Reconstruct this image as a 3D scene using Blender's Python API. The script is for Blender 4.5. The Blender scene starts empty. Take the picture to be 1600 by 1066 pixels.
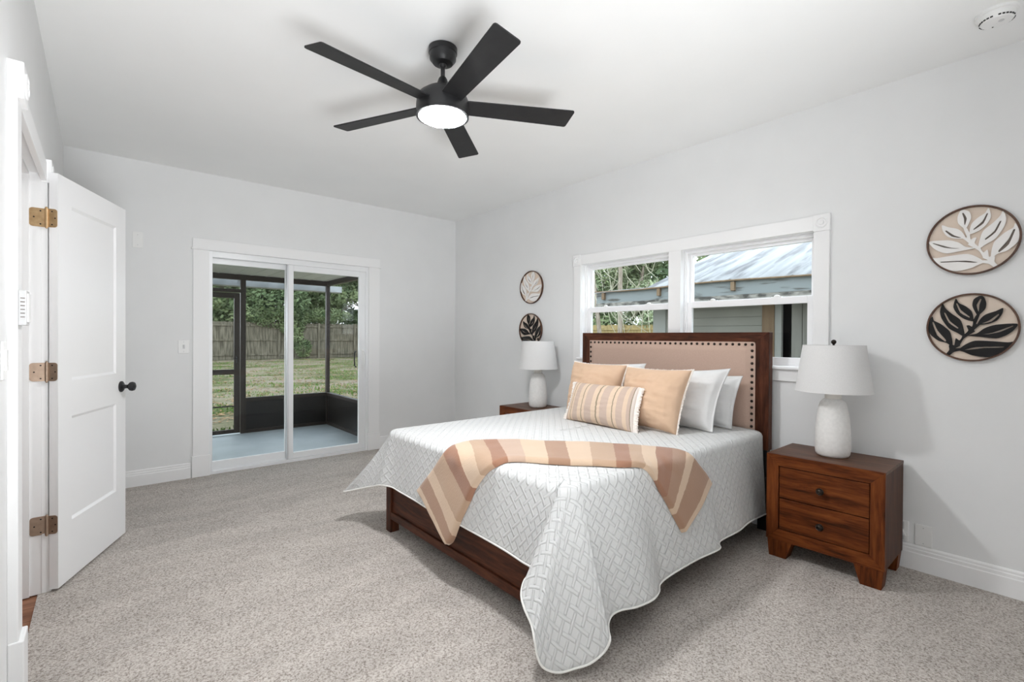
import bpy, bmesh, math, random
import numpy as np
from mathutils import Vector, Matrix, noise

S = bpy.context.scene
COL = S.collection

# ------------------------------------------------------------------ camera
YAW, PITCH, ROLL, FPX = -0.709237326, -0.00712809329, 0.00597123765, 747.437416
CAM_H = 1.27
cam = bpy.data.cameras.new('camera')
cam_ob = bpy.data.objects.new('camera', cam)
COL.objects.link(cam_ob)
cam.sensor_width = 36.0
cam.lens = FPX / 1600 * 36.0
cam.clip_start = 0.02
cam.clip_end = 300
_f = Vector((-math.cos(PITCH) * math.sin(YAW), math.cos(PITCH) * math.cos(YAW), math.sin(PITCH)))
_rt = Vector((math.cos(YAW), math.sin(YAW), 0))
_up = _rt.cross(_f)
_r = math.cos(ROLL) * _rt + math.sin(ROLL) * _up
_u = -math.sin(ROLL) * _rt + math.cos(ROLL) * _up
M = Matrix((( _r.x, _u.x, -_f.x, 0), (_r.y, _u.y, -_f.y, 0), (_r.z, _u.z, -_f.z, CAM_H), (0, 0, 0, 1)))
cam_ob.matrix_world = M
S.camera = cam_ob

# ------------------------------------------------------------------ world, exposure
S.view_settings.view_transform = 'Standard'
S.view_settings.look = 'None'
S.view_settings.exposure = 0.05
S.view_settings.gamma = 1.0
S.view_settings.use_curve_mapping = False
S.cycles.transparent_max_bounces = 16
S.cycles.max_bounces = 12
S.cycles.diffuse_bounces = 8
S.cycles.sample_clamp_indirect = 6.0
W = bpy.data.worlds.new('world')
S.world = W
W.use_nodes = True
wn = W.node_tree.nodes
wl = W.node_tree.links
bg = wn['Background']
tc = wn.new('ShaderNodeTexCoord')
sx = wn.new('ShaderNodeSeparateXYZ')
cr = wn.new('ShaderNodeValToRGB')
cr.color_ramp.elements[0].position = 0.45
cr.color_ramp.elements[0].color = (0.93, 0.95, 1.0, 1)
cr.color_ramp.elements[1].position = 0.75
cr.color_ramp.elements[1].color = (0.80, 0.89, 1.0, 1)
mp = wn.new('ShaderNodeMath'); mp.operation = 'MULTIPLY_ADD'
mp.inputs[1].default_value = 0.5; mp.inputs[2].default_value = 0.5
wl.new(tc.outputs['Generated'], sx.inputs[0])
wl.new(sx.outputs['Z'], mp.inputs[0])
wl.new(mp.outputs[0], cr.inputs[0])
wl.new(cr.outputs[0], bg.inputs['Color'])
bg.inputs['Strength'].default_value = 4.0
FAN_STRENGTH = 225.0
# unseen fill spot added low behind the camera, aimed up to brighten the room
fl = bpy.data.lights.new('added_ceiling_fill', 'SPOT'); fl.energy = 490; fl.color = (0.95, 0.975, 1.0)
fl.spot_size = math.radians(108); fl.spot_blend = 0.9; fl.shadow_soft_size = 0.6
flo = bpy.data.objects.new('added_ceiling_fill', fl); COL.objects.link(flo)
flo.location = (0.40, -0.85, 0.35); flo.rotation_euler = (math.radians(180 - 46), 0, math.radians(-8))

# ------------------------------------------------------------------ materials
def mat(name, color=(0.8, 0.8, 0.8), rough=0.5, metal=0.0, spec=0.5):
    m = bpy.data.materials.new(name); m.use_nodes = True
    b = m.node_tree.nodes['Principled BSDF']
    b.inputs['Base Color'].default_value = (*color, 1)
    b.inputs['Roughness'].default_value = rough
    b.inputs['Metallic'].default_value = metal
    b.inputs['Specular IOR Level'].default_value = spec
    return m

def srgb(r, g, b):
    f = lambda c: (c / 255 / 12.92) if c / 255 <= 0.04045 else ((c / 255 + 0.055) / 1.055) ** 2.4
    return (f(r), f(g), f(b))

def noisy(name, c1, c2, scale=20, rough=0.6, bump=0.0, stretch=(1, 1, 1), detail=4, lo=0.3, hi=0.7, coord='Object', bscale=None, bdist=0.002, spec=0.4, distort=0.0, c3=None):
    m = mat(name, c1, rough, 0, spec)
    n = m.node_tree.nodes; l = m.node_tree.links
    b = n['Principled BSDF']
    t = n.new('ShaderNodeTexCoord'); mpn = n.new('ShaderNodeMapping')
    mpn.inputs['Scale'].default_value = stretch
    l.new(t.outputs[coord], mpn.inputs[0])
    nz = n.new('ShaderNodeTexNoise'); nz.inputs['Scale'].default_value = scale
    nz.inputs['Detail'].default_value = detail; nz.inputs['Distortion'].default_value = distort
    l.new(mpn.outputs[0], nz.inputs['Vector'])
    r = n.new('ShaderNodeValToRGB')
    r.color_ramp.elements[0].position = lo; r.color_ramp.elements[0].color = (*c1, 1)
    r.color_ramp.elements[1].position = hi; r.color_ramp.elements[1].color = (*c2, 1)
    if c3 is not None:
        e = r.color_ramp.elements.new((lo + hi) / 2); e.color = (*c3, 1)
    l.new(nz.outputs['Fac'], r.inputs[0]); l.new(r.outputs[0], b.inputs['Base Color'])
    if bump:
        n2 = n.new('ShaderNodeTexNoise'); n2.inputs['Scale'].default_value = bscale or scale
        n2.inputs['Detail'].default_value = 3
        l.new(mpn.outputs[0], n2.inputs['Vector'])
        bp = n.new('ShaderNodeBump'); bp.inputs['Strength'].default_value = bump; bp.inputs['Distance'].default_value = bdist
        l.new(n2.outputs['Fac'], bp.inputs['Height']); l.new(bp.outputs[0], b.inputs['Normal'])
    return m

def wood(name, axis='y', dark=(0.026, 0.007, 0.0018), mid=(0.105, 0.025, 0.0050), light=(0.21, 0.058, 0.013), rough=0.38):
    st = {'x': (1.0, 9, 9), 'y': (9, 1.0, 9), 'z': (9, 9, 1.0)}[axis]
    m = mat(name, mid, rough + 0.08, 0, 0.16)
    n = m.node_tree.nodes; l = m.node_tree.links; b = n['Principled BSDF']
    t = n.new('ShaderNodeTexCoord'); mpn = n.new('ShaderNodeMapping'); mpn.inputs['Scale'].default_value = st
    l.new(t.outputs['Object'], mpn.inputs[0])
    a = n.new('ShaderNodeTexNoise'); a.inputs['Scale'].default_value = 2.6; a.inputs['Detail'].default_value = 6; a.inputs['Distortion'].default_value = 0.8; a.inputs['Roughness'].default_value = 0.62
    l.new(mpn.outputs[0], a.inputs['Vector'])
    c = n.new('ShaderNodeTexNoise'); c.inputs['Scale'].default_value = 14; c.inputs['Detail'].default_value = 3
    l.new(mpn.outputs[0], c.inputs['Vector'])
    mx = n.new('ShaderNodeMath'); mx.operation = 'MULTIPLY_ADD'; mx.inputs[1].default_value = 0.30
    l.new(c.outputs['Fac'], mx.inputs[0]); l.new(a.outputs['Fac'], mx.inputs[2])
    r = n.new('ShaderNodeValToRGB'); e = r.color_ramp.elements
    e[0].position = 0.44; e[0].color = (*dark, 1); e[1].position = 0.86; e[1].color = (*light, 1)
    q = e.new(0.62); q.color = (*mid, 1)
    l.new(mx.outputs[0], r.inputs[0]); l.new(r.outputs[0], b.inputs['Base Color'])
    bp = n.new('ShaderNodeBump'); bp.inputs['Strength'].default_value = 0.12; bp.inputs['Distance'].default_value = 0.001
    l.new(c.outputs['Fac'], bp.inputs['Height']); l.new(bp.outputs[0], b.inputs['Normal'])
    return m

MT = {}
MT['wall'] = noisy('wall_paint', (0.775, 0.78, 0.78), (0.80, 0.805, 0.805), 3, 0.55, 0.06, bscale=60, bdist=0.001, spec=0.25)
MT['ceil'] = noisy('ceiling_paint', (0.87, 0.875, 0.87), (0.89, 0.895, 0.89), 2, 0.8, 0.08, bscale=40, bdist=0.0015, spec=0.1)
MT['trim'] = mat('trim_paint', (0.86, 0.86, 0.86), 0.35, 0, 0.4)
MT['door'] = mat('door_paint', (0.86, 0.86, 0.865), 0.32, 0, 0.45)
MT['vinyl'] = mat('window_vinyl', (0.90, 0.90, 0.91), 0.3, 0, 0.5)
MT['alu'] = mat('sliding_door_frame_white', (0.84, 0.85, 0.86), 0.32, 0.1, 0.5)
MT['alu2'] = mat('brushed_stile', (0.70, 0.71, 0.73), 0.34, 0.55, 0.5)
MT['white_plastic'] = mat('white_plastic', (0.84, 0.84, 0.83), 0.35)
MT['grey_plastic'] = mat('grey_plastic', (0.62, 0.62, 0.62), 0.4)
MT['dark_slot'] = mat('dark_slot', (0.03, 0.03, 0.03), 0.7)
MT['black'] = mat('matte_black', (0.012, 0.012, 0.013), 0.42)
MT['blade'] = noisy('black_blade', (0.012, 0.012, 0.013), (0.020, 0.020, 0.021), 10, 0.5, 0.15, (1, 1, 1), bscale=60, spec=0.35)
MT['brass'] = noisy('brass', (0.50, 0.33, 0.17), (0.66, 0.46, 0.26), 40, 0.32)
MT['brass'].node_tree.nodes['Principled BSDF'].inputs['Metallic'].default_value = 0.75
MT['bronze_hinge'] = noisy('bronze_hinge', (0.33, 0.24, 0.18), (0.42, 0.31, 0.23), 40, 0.36)
MT['bronze_hinge'].node_tree.nodes['Principled BSDF'].inputs['Metallic'].default_value = 0.7
MT['bronze'] = mat('dark_bronze', (0.035, 0.028, 0.024), 0.28, 0.8)
MT['wood_y'] = wood('walnut_along_y', 'y')
MT['wood_z'] = wood('walnut_along_z', 'z')
MT['wood_x'] = wood('walnut_along_x', 'x', (0.030, 0.014, 0.009), (0.085, 0.038, 0.022), (0.14, 0.068, 0.040))
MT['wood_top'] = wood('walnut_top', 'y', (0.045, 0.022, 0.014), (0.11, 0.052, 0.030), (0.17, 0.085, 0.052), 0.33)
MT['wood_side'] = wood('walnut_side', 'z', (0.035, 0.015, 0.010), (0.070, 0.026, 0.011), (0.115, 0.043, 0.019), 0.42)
MT['bed_y'] = wood('bed_wood_y', 'y', (0.022, 0.008, 0.005), (0.062, 0.019, 0.009), (0.12, 0.040, 0.019), 0.36)
MT['bed_z'] = wood('bed_wood_z', 'z', (0.022, 0.008, 0.005), (0.062, 0.019, 0.009), (0.12, 0.040, 0.019), 0.36)
MT['dark_leg'] = mat('black_leg', (0.008, 0.007, 0.007), 0.6)
MT['hall_floor'] = wood('hall_floor_wood', 'x', (0.12, 0.05, 0.028), (0.24, 0.11, 0.062), (0.36, 0.18, 0.11), 0.4)
MT['upholstery'] = noisy('taupe_linen', (0.47, 0.335, 0.27), (0.60, 0.44, 0.36), 420, 0.9, 0.25, bscale=420, bdist=0.0008, spec=0.15)
MT['peach'] = noisy('peach_cotton', (0.63, 0.44, 0.305), (0.69, 0.49, 0.35), 6, 0.9, 0.35, bscale=14, bdist=0.012, spec=0.1)
MT['fringe'] = noisy('cream_fringe', (0.80, 0.74, 0.68), (0.90, 0.86, 0.82), 90, 0.9, 0.6, bscale=120, bdist=0.003, spec=0.1)
MT['white_cotton'] = noisy('white_cotton', (0.72, 0.72, 0.715), (0.78, 0.78, 0.78), 8, 0.9, 0.35, bscale=16, bdist=0.010, spec=0.1)
MT['ceramic'] = noisy('white_speckled_ceramic', (0.80, 0.79, 0.77), (0.88, 0.87, 0.85), 60, 0.45, 0.25, bscale=110, bdist=0.001)
MT['neck'] = mat('lamp_socket_cream', (0.80, 0.77, 0.72), 0.4)
MT['shade'] = noisy('linen_shade', (0.70, 0.695, 0.69), (0.75, 0.745, 0.74), 220, 0.9, 0.2, (1, 1, 1), bscale=260, bdist=0.0006, spec=0.1)
MT['plaque_back'] = noisy('cream_board', (0.70, 0.585, 0.49), (0.745, 0.63, 0.53), 12, 0.8)
MT['leaf_white'] = mat('white_cutout', (0.86, 0.84, 0.82), 0.6)
MT['leaf_black'] = mat('black_cutout', (0.010, 0.009, 0.009), 0.6, 0, 0.3)
MT['slit_shade'] = mat('slit_shade_tone', (0.17, 0.14, 0.12), 0.8)  # dark tone standing in for the shade inside narrow slits
MT['rim'] = noisy('plaque_rim', (0.06, 0.026, 0.014), (0.13, 0.06, 0.034), 30, 0.4)
MT['rim_side'] = noisy('plaque_rim_side', (0.28, 0.17, 0.10), (0.36, 0.23, 0.14), 30, 0.5)
MT['concrete'] = noisy('porch_concrete', (0.27, 0.30, 0.315), (0.38, 0.415, 0.43), 2.2, 0.45, 0.1, (1, 1, 1), 6, bscale=30)
MT['bronze_alu'] = mat('dark_bronze_aluminium', (0.028, 0.019, 0.015), 0.4, 0.2)
MT['kick'] = noisy('dark_kick_panel', (0.012, 0.010, 0.009), (0.022, 0.018, 0.016), 4, 0.35, spec=0.35)
MT['porch_ceil'] = noisy('porch_ceiling', (0.42, 0.42, 0.37), (0.50, 0.50, 0.45), 1.2, 0.6, 0.2, (0.3, 6, 1))
MT['gutter'] = noisy('aluminium_gutter', (0.34, 0.36, 0.37), (0.52, 0.54, 0.55), 5, 0.5, 0.2)
MT['lawn'] = noisy('lawn', (0.10, 0.115, 0.05), (0.27, 0.225, 0.175), 0.55, 0.95, 0.8, (1, 1.6, 1), 10, 0.38, 0.60, bscale=30, bdist=0.03, spec=0.05, c3=(0.22, 0.20, 0.13))
MT['grass_blades'] = noisy('grass_blades', (0.10, 0.18, 0.04), (0.20, 0.30, 0.08), 3, 0.9, spec=0.1)
MT['dry_leaf'] = noisy('dry_leaf', (0.28, 0.16, 0.08), (0.48, 0.33, 0.20), 4, 0.9, spec=0.1)
MT['fence'] = noisy('weathered_fence', (0.08, 0.072, 0.052), (0.26, 0.235, 0.18), 2.0, 0.9, 0.3, (6, 6, 0.7), 6, spec=0.1)
MT['fence_new'] = noisy('yellow_fence', (0.26, 0.20, 0.09), (0.40, 0.32, 0.16), 2.0, 0.9, 0.3, (6, 6, 0.7), 6, spec=0.1)
MT['leaf_dark'] = noisy('foliage_dark', (0.045, 0.08, 0.036), (0.22, 0.29, 0.14), 1.3, 0.7, 0, (1, 1, 1), 6, spec=0.3)
MT['leaf_mid'] = noisy('foliage_mid', (0.07, 0.12, 0.05), (0.36, 0.43, 0.22), 1.6, 0.7, 0, (1, 1, 1), 6, spec=0.3)
MT['leaf_light'] = noisy('foliage_light', (0.15, 0.20, 0.10), (0.45, 0.50, 0.33), 1.8, 0.8, 0, (1, 1, 1), 6, spec=0.2)
MT['bark'] = noisy('bark', (0.16, 0.13, 0.10), (0.34, 0.30, 0.25), 3, 0.9, 0.6, (4, 4, 1), 5, bdist=0.02, spec=0.1)
MT['twig'] = noisy('pale_vine', (0.24, 0.23, 0.17), (0.42, 0.41, 0.32), 3, 0.9, spec=0.1)
MT['fascia'] = noisy('pale_blue_peeling_board', (0.07, 0.068, 0.06), (0.185, 0.205, 0.205), 3.2, 0.7, 0.4, (1, 0.7, 5), 9, 0.33, 0.44, bdist=0.006)
MT['fascia_bot'] = noisy('grey_peeling_board', (0.05, 0.047, 0.042), (0.24, 0.23, 0.205), 4.0, 0.8, 0.4, (1, 1.5, 4), 8, 0.40, 0.58)
MT['siding'] = noisy('shed_siding', (0.19, 0.19, 0.165), (0.235, 0.235, 0.205), 1.5, 0.85, spec=0.15)
MT['siding_blue'] = noisy('shed_wall_blue', (0.22, 0.225, 0.205), (0.28, 0.285, 0.265), 2, 0.8, spec=0.15)
MT['board_brown'] = noisy('brown_board', (0.14, 0.095, 0.058), (0.20, 0.145, 0.095), 3, 0.85, 0.2, (5, 5, 0.6), spec=0.15)
MT['board_grey'] = noisy('grey_board', (0.15, 0.147, 0.13), (0.23, 0.228, 0.205), 2.5, 0.85, 0.2, (5, 5, 0.5), spec=0.15)

def glass_mat(name, tint=(0.97, 0.99, 0.98), refl=0.06):
    m = bpy.data.materials.new(name); m.use_nodes = True
    n = m.node_tree.nodes; l = m.node_tree.links; n.clear()
    o = n.new('ShaderNodeOutputMaterial'); mx = n.new('ShaderNodeMixShader')
    t = n.new('ShaderNodeBsdfTransparent'); t.inputs[0].default_value = (*tint, 1)
    g = n.new('ShaderNodeBsdfGlossy'); g.inputs['Roughness'].default_value = 0.02
    mx.inputs[0].default_value = refl
    l.new(t.outputs[0], mx.inputs[1]); l.new(g.outputs[0], mx.inputs[2]); l.new(mx.outputs[0], o.inputs[0])
    return m
MT['glass'] = glass_mat('clear_glass', refl=0.012)
MT['glass_dim'] = glass_mat('insect_screened_glass', (0.88, 0.89, 0.88), 0.012)
MT['screen'] = glass_mat('porch_screen_mesh', (0.80, 0.80, 0.80), 0.0)

def emis(name, col, s):
    m = bpy.data.materials.new(name); m.use_nodes = True
    n = m.node_tree.nodes; b = n['Principled BSDF']
    b.inputs['Emission Color'].default_value = (*col, 1); b.inputs['Emission Strength'].default_value = s
    b.inputs['Base Color'].default_value = (0.8, 0.8, 0.8, 1)
    return m
MT['lamp_on'] = emis('lit_diffuser', (0.97, 0.98, 1.0), FAN_STRENGTH)
MT['hall_fill'] = emis('hall_fill', (1.0, 0.98, 0.95), 30.0)

# carpet
def carpet_mat():
    m = mat('beige_carpet', (0.55, 0.5, 0.46), 0.95, 0, 0.05)
    n = m.node_tree.nodes; l = m.node_tree.links; b = n['Principled BSDF']
    t = n.new('ShaderNodeTexCoord')
    fine = n.new('ShaderNodeTexNoise'); fine.inputs['Scale'].default_value = 130; fine.inputs['Detail'].default_value = 3; fine.inputs['Roughness'].default_value = 0.7
    l.new(t.outputs['Object'], fine.inputs['Vector'])
    r = n.new('ShaderNodeValToRGB'); e = r.color_ramp.elements
    e[0].position = 0.34; e[0].color = (0.23, 0.195, 0.168, 1); e[1].position = 0.62; e[1].color = (0.64, 0.60, 0.56, 1)
    q = e.new(0.47); q.color = (0.475, 0.43, 0.392, 1)
    l.new(fine.outputs['Fac'], r.inputs[0])
    mp2 = n.new('ShaderNodeMapping'); mp2.inputs['Rotation'].default_value = (0, 0, 0.6); mp2.inputs['Scale'].default_value = (1, 3.2, 1)
    l.new(t.outputs['Object'], mp2.inputs[0])
    big = n.new('ShaderNodeTexNoise'); big.inputs['Scale'].default_value = 1.5; big.inputs['Detail'].default_value = 5; big.inputs['Roughness'].default_value = 0.6; big.inputs['Distortion'].default_value = 0.6
    l.new(mp2.outputs[0], big.inputs['Vector'])
    rr = n.new('ShaderNodeMapRange'); rr.inputs[1].default_value = 0.38; rr.inputs[2].default_value = 0.62; rr.inputs[3].default_value = 0.91; rr.inputs[4].default_value = 1.06
    l.new(big.outputs['Fac'], rr.inputs[0])
    mx = n.new('ShaderNodeVectorMath'); mx.operation = 'SCALE'
    l.new(r.outputs[0], mx.inputs[0]); l.new(rr.outputs[0], mx.inputs['Scale'])
    l.new(mx.outputs[0], b.inputs['Base Color'])
    bp = n.new('ShaderNodeBump'); bp.inputs['Strength'].default_value = 0.7; bp.inputs['Distance'].default_value = 0.008
    l.new(fine.outputs['Fac'], bp.inputs['Height']); l.new(bp.outputs[0], b.inputs['Normal'])
    return m
MT['carpet'] = carpet_mat()

# quilted weave, driven by the cloth's own UVs in metres
def quilt_mat():
    m = mat('quilted_white_cotton', (0.675, 0.68, 0.675), 0.85, 0, 0.12)
    n = m.node_tree.nodes; l = m.node_tree.links; b = n['Principled BSDF']
    uv = n.new('ShaderNodeUVMap'); uv.uv_map = 'UVMap'
    sp = n.new('ShaderNodeSeparateXYZ'); l.new(uv.outputs[0], sp.inputs[0])
    def M_(op, a, b2=None, c=None):
        k = n.new('ShaderNodeMath'); k.operation = op
        for i, v in enumerate((a, b2, c)):
            if v is None: continue
            if isinstance(v, (int, float)): k.inputs[i].default_value = v
            else: l.new(v, k.inputs[i])
        return k.outputs[0]
    P = 0.062
    px = M_('DIVIDE', sp.outputs[0], P); py = M_('DIVIDE', sp.outputs[1], P)
    def bar(off, flip):
        qx = M_('SUBTRACT', M_('FRACT', M_('ADD', px, 0.5 + off + 100)), 0.5)
        qy = M_('SUBTRACT', M_('FRACT', M_('ADD', py, 0.5 + off + 100)), 0.5)
        a = M_('MULTIPLY', M_('ADD', qx, qy), 0.7071); c = M_('MULTIPLY', M_('SUBTRACT', qx, qy), 0.7071)
        if flip: a, c = c, a
        la = M_('MULTIPLY', M_('SUBTRACT', 0.60, M_('ABSOLUTE', a)), 14.0)
        la = M_('MINIMUM', M_('MAXIMUM', la, 0.0), 1.0)
        cc = M_('DIVIDE', c, 0.118)
        h = M_('SUBTRACT', 1.0, M_('MULTIPLY', cc, cc))
        h = M_('SQRT', M_('MAXIMUM', h, 0.0))
        return M_('MULTIPLY', la, h)
    h = M_('MAXIMUM', bar(0.0, False), bar(0.5, True))
    nz = n.new('ShaderNodeTexNoise'); nz.inputs['Scale'].default_value = 150
    l.new(uv.outputs[0], nz.inputs['Vector'])
    h2 = M_('MULTIPLY_ADD', nz.outputs['Fac'], 0.12, h)
    bp = n.new('ShaderNodeBump'); bp.inputs['Strength'].default_value = 0.72; bp.inputs['Distance'].default_value = 0.007
    l.new(h2, bp.inputs['Height']); l.new(bp.outputs[0], b.inputs['Normal'])
    return m
MT['quilt'] = quilt_mat()
MT['binding'] = mat('quilt_binding', (0.84, 0.83, 0.80), 0.85, 0, 0.15)

def stripes(name, stops, axis=0, scale=1.0, rough=0.9, bump=0.3, bscale=90):
    """hard-edged colour bands along one UV axis; stops = [(pos, color), ...] over one period of 0..1"""
    m = mat(name, stops[0][1], rough, 0, 0.1)
    n = m.node_tree.nodes; l = m.node_tree.links; b = n['Principled BSDF']
    uv = n.new('ShaderNodeUVMap'); uv.uv_map = 'UVMap'
    sp = n.new('ShaderNodeSeparateXYZ'); l.new(uv.outputs[0], sp.inputs[0])
    nz = n.new('ShaderNodeTexNoise'); nz.inputs['Scale'].default_value = 40
    l.new(uv.outputs[0], nz.inputs['Vector'])
    ad = n.new('ShaderNodeMath'); ad.operation = 'MULTIPLY_ADD'; ad.inputs[1].default_value = 0.006
    l.new(nz.outputs['Fac'], ad.inputs[0]); l.new(sp.outputs[axis], ad.inputs[2])
    mu = n.new('ShaderNodeMath'); mu.operation = 'MULTIPLY'; mu.inputs[1].default_value = scale; l.new(ad.outputs[0], mu.inputs[0])
    r = n.new('ShaderNodeValToRGB'); r.color_ramp.interpolation = 'CONSTANT'
    e = r.color_ramp.elements
    e[0].position = stops[0][0]; e[0].color = (*stops[0][1], 1)
    e[1].position = stops[1][0]; e[1].color = (*stops[1][1], 1)
    for p, c in stops[2:]:
        q = e.new(p); q.color = (*c, 1)
    l.new(mu.outputs[0], r.inputs[0]); l.new(r.outputs[0], b.inputs['Base Color'])
    n2 = n.new('ShaderNodeTexNoise'); n2.inputs['Scale'].default_value = bscale; n2.inputs['Detail'].default_value = 3
    l.new(uv.outputs[0], n2.inputs['Vector'])
    bp = n.new('ShaderNodeBump'); bp.inputs['Strength'].default_value = bump; bp.inputs['Distance'].default_value = 0.003
    l.new(n2.outputs['Fac'], bp.inputs['Height']); l.new(bp.outputs[0], b.inputs['Normal'])
    return m

# ------------------------------------------------------------------ geometry helpers (all in world metres)
class B:
    def __init__(self): self.bm = bmesh.new()
    def box(self, x0, x1, y0, y1, z0, z1, bev=0.0, seg=2):
        x0, x1 = sorted((x0, x1)); y0, y1 = sorted((y0, y1)); z0, z1 = sorted((z0, z1))
        v = [self.bm.verts.new(p) for p in ((x0,y0,z0),(x1,y0,z0),(x1,y1,z0),(x0,y1,z0),(x0,y0,z1),(x1,y0,z1),(x1,y1,z1),(x0,y1,z1))]
        fs = [self.bm.faces.new([v[i] for i in q]) for q in ((0,3,2,1),(4,5,6,7),(0,1,5,4),(1,2,6,5),(2,3,7,6),(3,0,4,7))]
        if bev > 0:
            es = list({e for f in fs for e in f.edges})
            bmesh.ops.bevel(self.bm, geom=es, offset=bev, segments=seg, affect='EDGES', profile=0.5)
        return self
    def prism(self, pts, h0, h1, axis='z', bev=0.0):
        """pts 2D polygon; axis = extrusion axis; for 'x' pts are (y,z), for 'y' (x,z), for 'z' (x,y)"""
        def mk(p, h): return {'x': (h, p[0], p[1]), 'y': (p[0], h, p[1]), 'z': (p[0], p[1], h)}[axis]
        a = [self.bm.verts.new(mk(p, h0)) for p in pts]; b = [self.bm.verts.new(mk(p, h1)) for p in pts]
        n = len(pts); fs = []
        fs.append(self.bm.faces.new(a)); fs.append(self.bm.faces.new(b[::-1]))
        for i in range(n): fs.append(self.bm.faces.new((a[i], b[i], b[(i+1) % n], a[(i+1) % n])))
        bmesh.ops.recalc_face_normals(self.bm, faces=fs)
        if bev > 0:
            es = list({e for f in fs for e in f.edges})
            bmesh.ops.bevel(self.bm, geom=es, offset=bev, segments=2, affect='EDGES', profile=0.5)
        return self
    def lathe(self, prof, c, axis='z', n=40, cap=True):
        """prof [(r,h)...]; c centre"""
        rings = []
        for r, h in prof:
            ring = []
            for i in range(n):
                a = 2 * math.pi * i / n
                u, w = r * math.cos(a), r * math.sin(a)
                p = {'z': (u, w, h), 'x': (h, u, w), 'y': (u, h, w)}[axis]
                ring.append(self.bm.verts.new((c[0] + p[0], c[1] + p[1], c[2] + p[2])))
            rings.append(ring)
        fs = []
        for a, b in zip(rings, rings[1:]):
            for i in range(n): fs.append(self.bm.faces.new((a[i], a[(i+1) % n], b[(i+1) % n], b[i])))
        if cap:
            fs.append(self.bm.faces.new(rings[0][::-1])); fs.append(self.bm.faces.new(rings[-1]))
        bmesh.ops.recalc_face_normals(self.bm, faces=fs)
        return self
    def tube(self, pts, r, n=10, closed=False):
        pts = [Vector(p) for p in pts]; rings = []; N = len(pts)
        up0 = Vector((0, 0, 1)); prev = None
        for i, p in enumerate(pts):
            if closed: t = pts[(i+1) % N] - pts[i-1]
            else: t = pts[min(i+1, N-1)] - pts[max(i-1, 0)]
            t = t.normalized() if t.length > 1e-9 else Vector((0, 0, 1))
            if prev is None:
                a = t.cross(up0)
                if a.length < 1e-3: a = t.cross(Vector((1, 0, 0)))
            else:
                a = prev - t * prev.dot(t)
            a.normalize(); prev = a; b = t.cross(a)
            rr = r[i] if isinstance(r, (list, tuple)) else r
            rings.append([self.bm.verts.new(p + (a * math.cos(2*math.pi*k/n) + b * math.sin(2*math.pi*k/n)) * rr) for k in range(n)])
        prs = list(zip(rings, rings[1:])) + ([(rings[-1], rings[0])] if closed else [])
        for a, b in prs:
            for k in range(n): self.bm.faces.new((a[k], a[(k+1) % n], b[(k+1) % n], b[k]))
        if not closed:
            self.bm.faces.new(rings[0][::-1]); self.bm.faces.new(rings[-1])
        return self
    def ball(self, c, r, sx=1, sy=1, sz=1, seg=16):
        g = bmesh.ops.create_uvsphere(self.bm, u_segments=seg, v_segments=max(6, seg // 2), radius=r)
        for v in g['verts']: v.co = Vector((v.co.x * sx + c[0], v.co.y * sy + c[1], v.co.z * sz + c[2]))
        return self
    def xform(self, Mx):
        bmesh.ops.transform(self.bm, matrix=Mx, verts=self.bm.verts); return self

def root_loc(o):
    while o.parent: o = o.parent
    return o.location.copy()

def obj(name, b, m, parent=None, smooth=False, loc=None, angle=35):
    me = bpy.data.meshes.new(name)
    bm = b.bm if isinstance(b, B) else b
    if parent is not None: base = root_loc(parent)
    else:
        if loc is None:
            cs = [v.co for v in bm.verts]
            loc = ((min(c.x for c in cs) + max(c.x for c in cs)) / 2, (min(c.y for c in cs) + max(c.y for c in cs)) / 2, min(c.z for c in cs))
        base = Vector(loc)
    bmesh.ops.translate(bm, vec=-base, verts=bm.verts)
    bm.normal_update(); bm.to_mesh(me); bm.free()
    if smooth:
        for p in me.polygons: p.use_smooth = True
        try: me.set_sharp_from_angle(angle=math.radians(angle))
        except Exception: pass
    me.materials.append(m)
    o = bpy.data.objects.new(name, me); COL.objects.link(o)
    if parent is not None: o.parent = parent
    else: o.location = base
    return o

def tag(o, label=None, cat=None, group=None, kind=None):
    if label: o['label'] = label
    if cat: o['category'] = cat
    if group: o['group'] = group
    if kind: o['kind'] = kind
    return o

def thing(name, label, cat, loc, group=None, kind=None):
    o = bpy.data.objects.new(name, None); COL.objects.link(o); o.location = loc
    o.empty_display_size = 0.05
    return tag(o, label, cat, group, kind)

def struct(name, b, m, label=None, **k):
    return tag(obj(name, b, m, **k), label=label, kind='structure')

def dup(root, loc, label=None, group=None, mirror=False):
    r = root.copy(); COL.objects.link(r); r.location = loc
    if label: r['label'] = label
    if group: r['group'] = group
    for ch in list(root.children):
        c = ch.copy(); COL.objects.link(c); c.parent = r
        for g in ch.children:
            d = g.copy(); COL.objects.link(d); d.parent = c
    return r

# ------------------------------------------------------------------ room shell
XR, YB, XL, H = 3.422, 5.103, -0.225, 2.74
YF = -1.6                                    # wall behind the photographer
T = 0.14
# openings
SD = (0.742, 2.262, 2.045)                    # sliding door x0,x1,top
WN = (1.055, 2.985, 1.085, 1.955)             # window y0,y1,z0,z1
DR = (2.250, 3.284, 2.068)                    # interior doorway y0,y1,top

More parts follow.
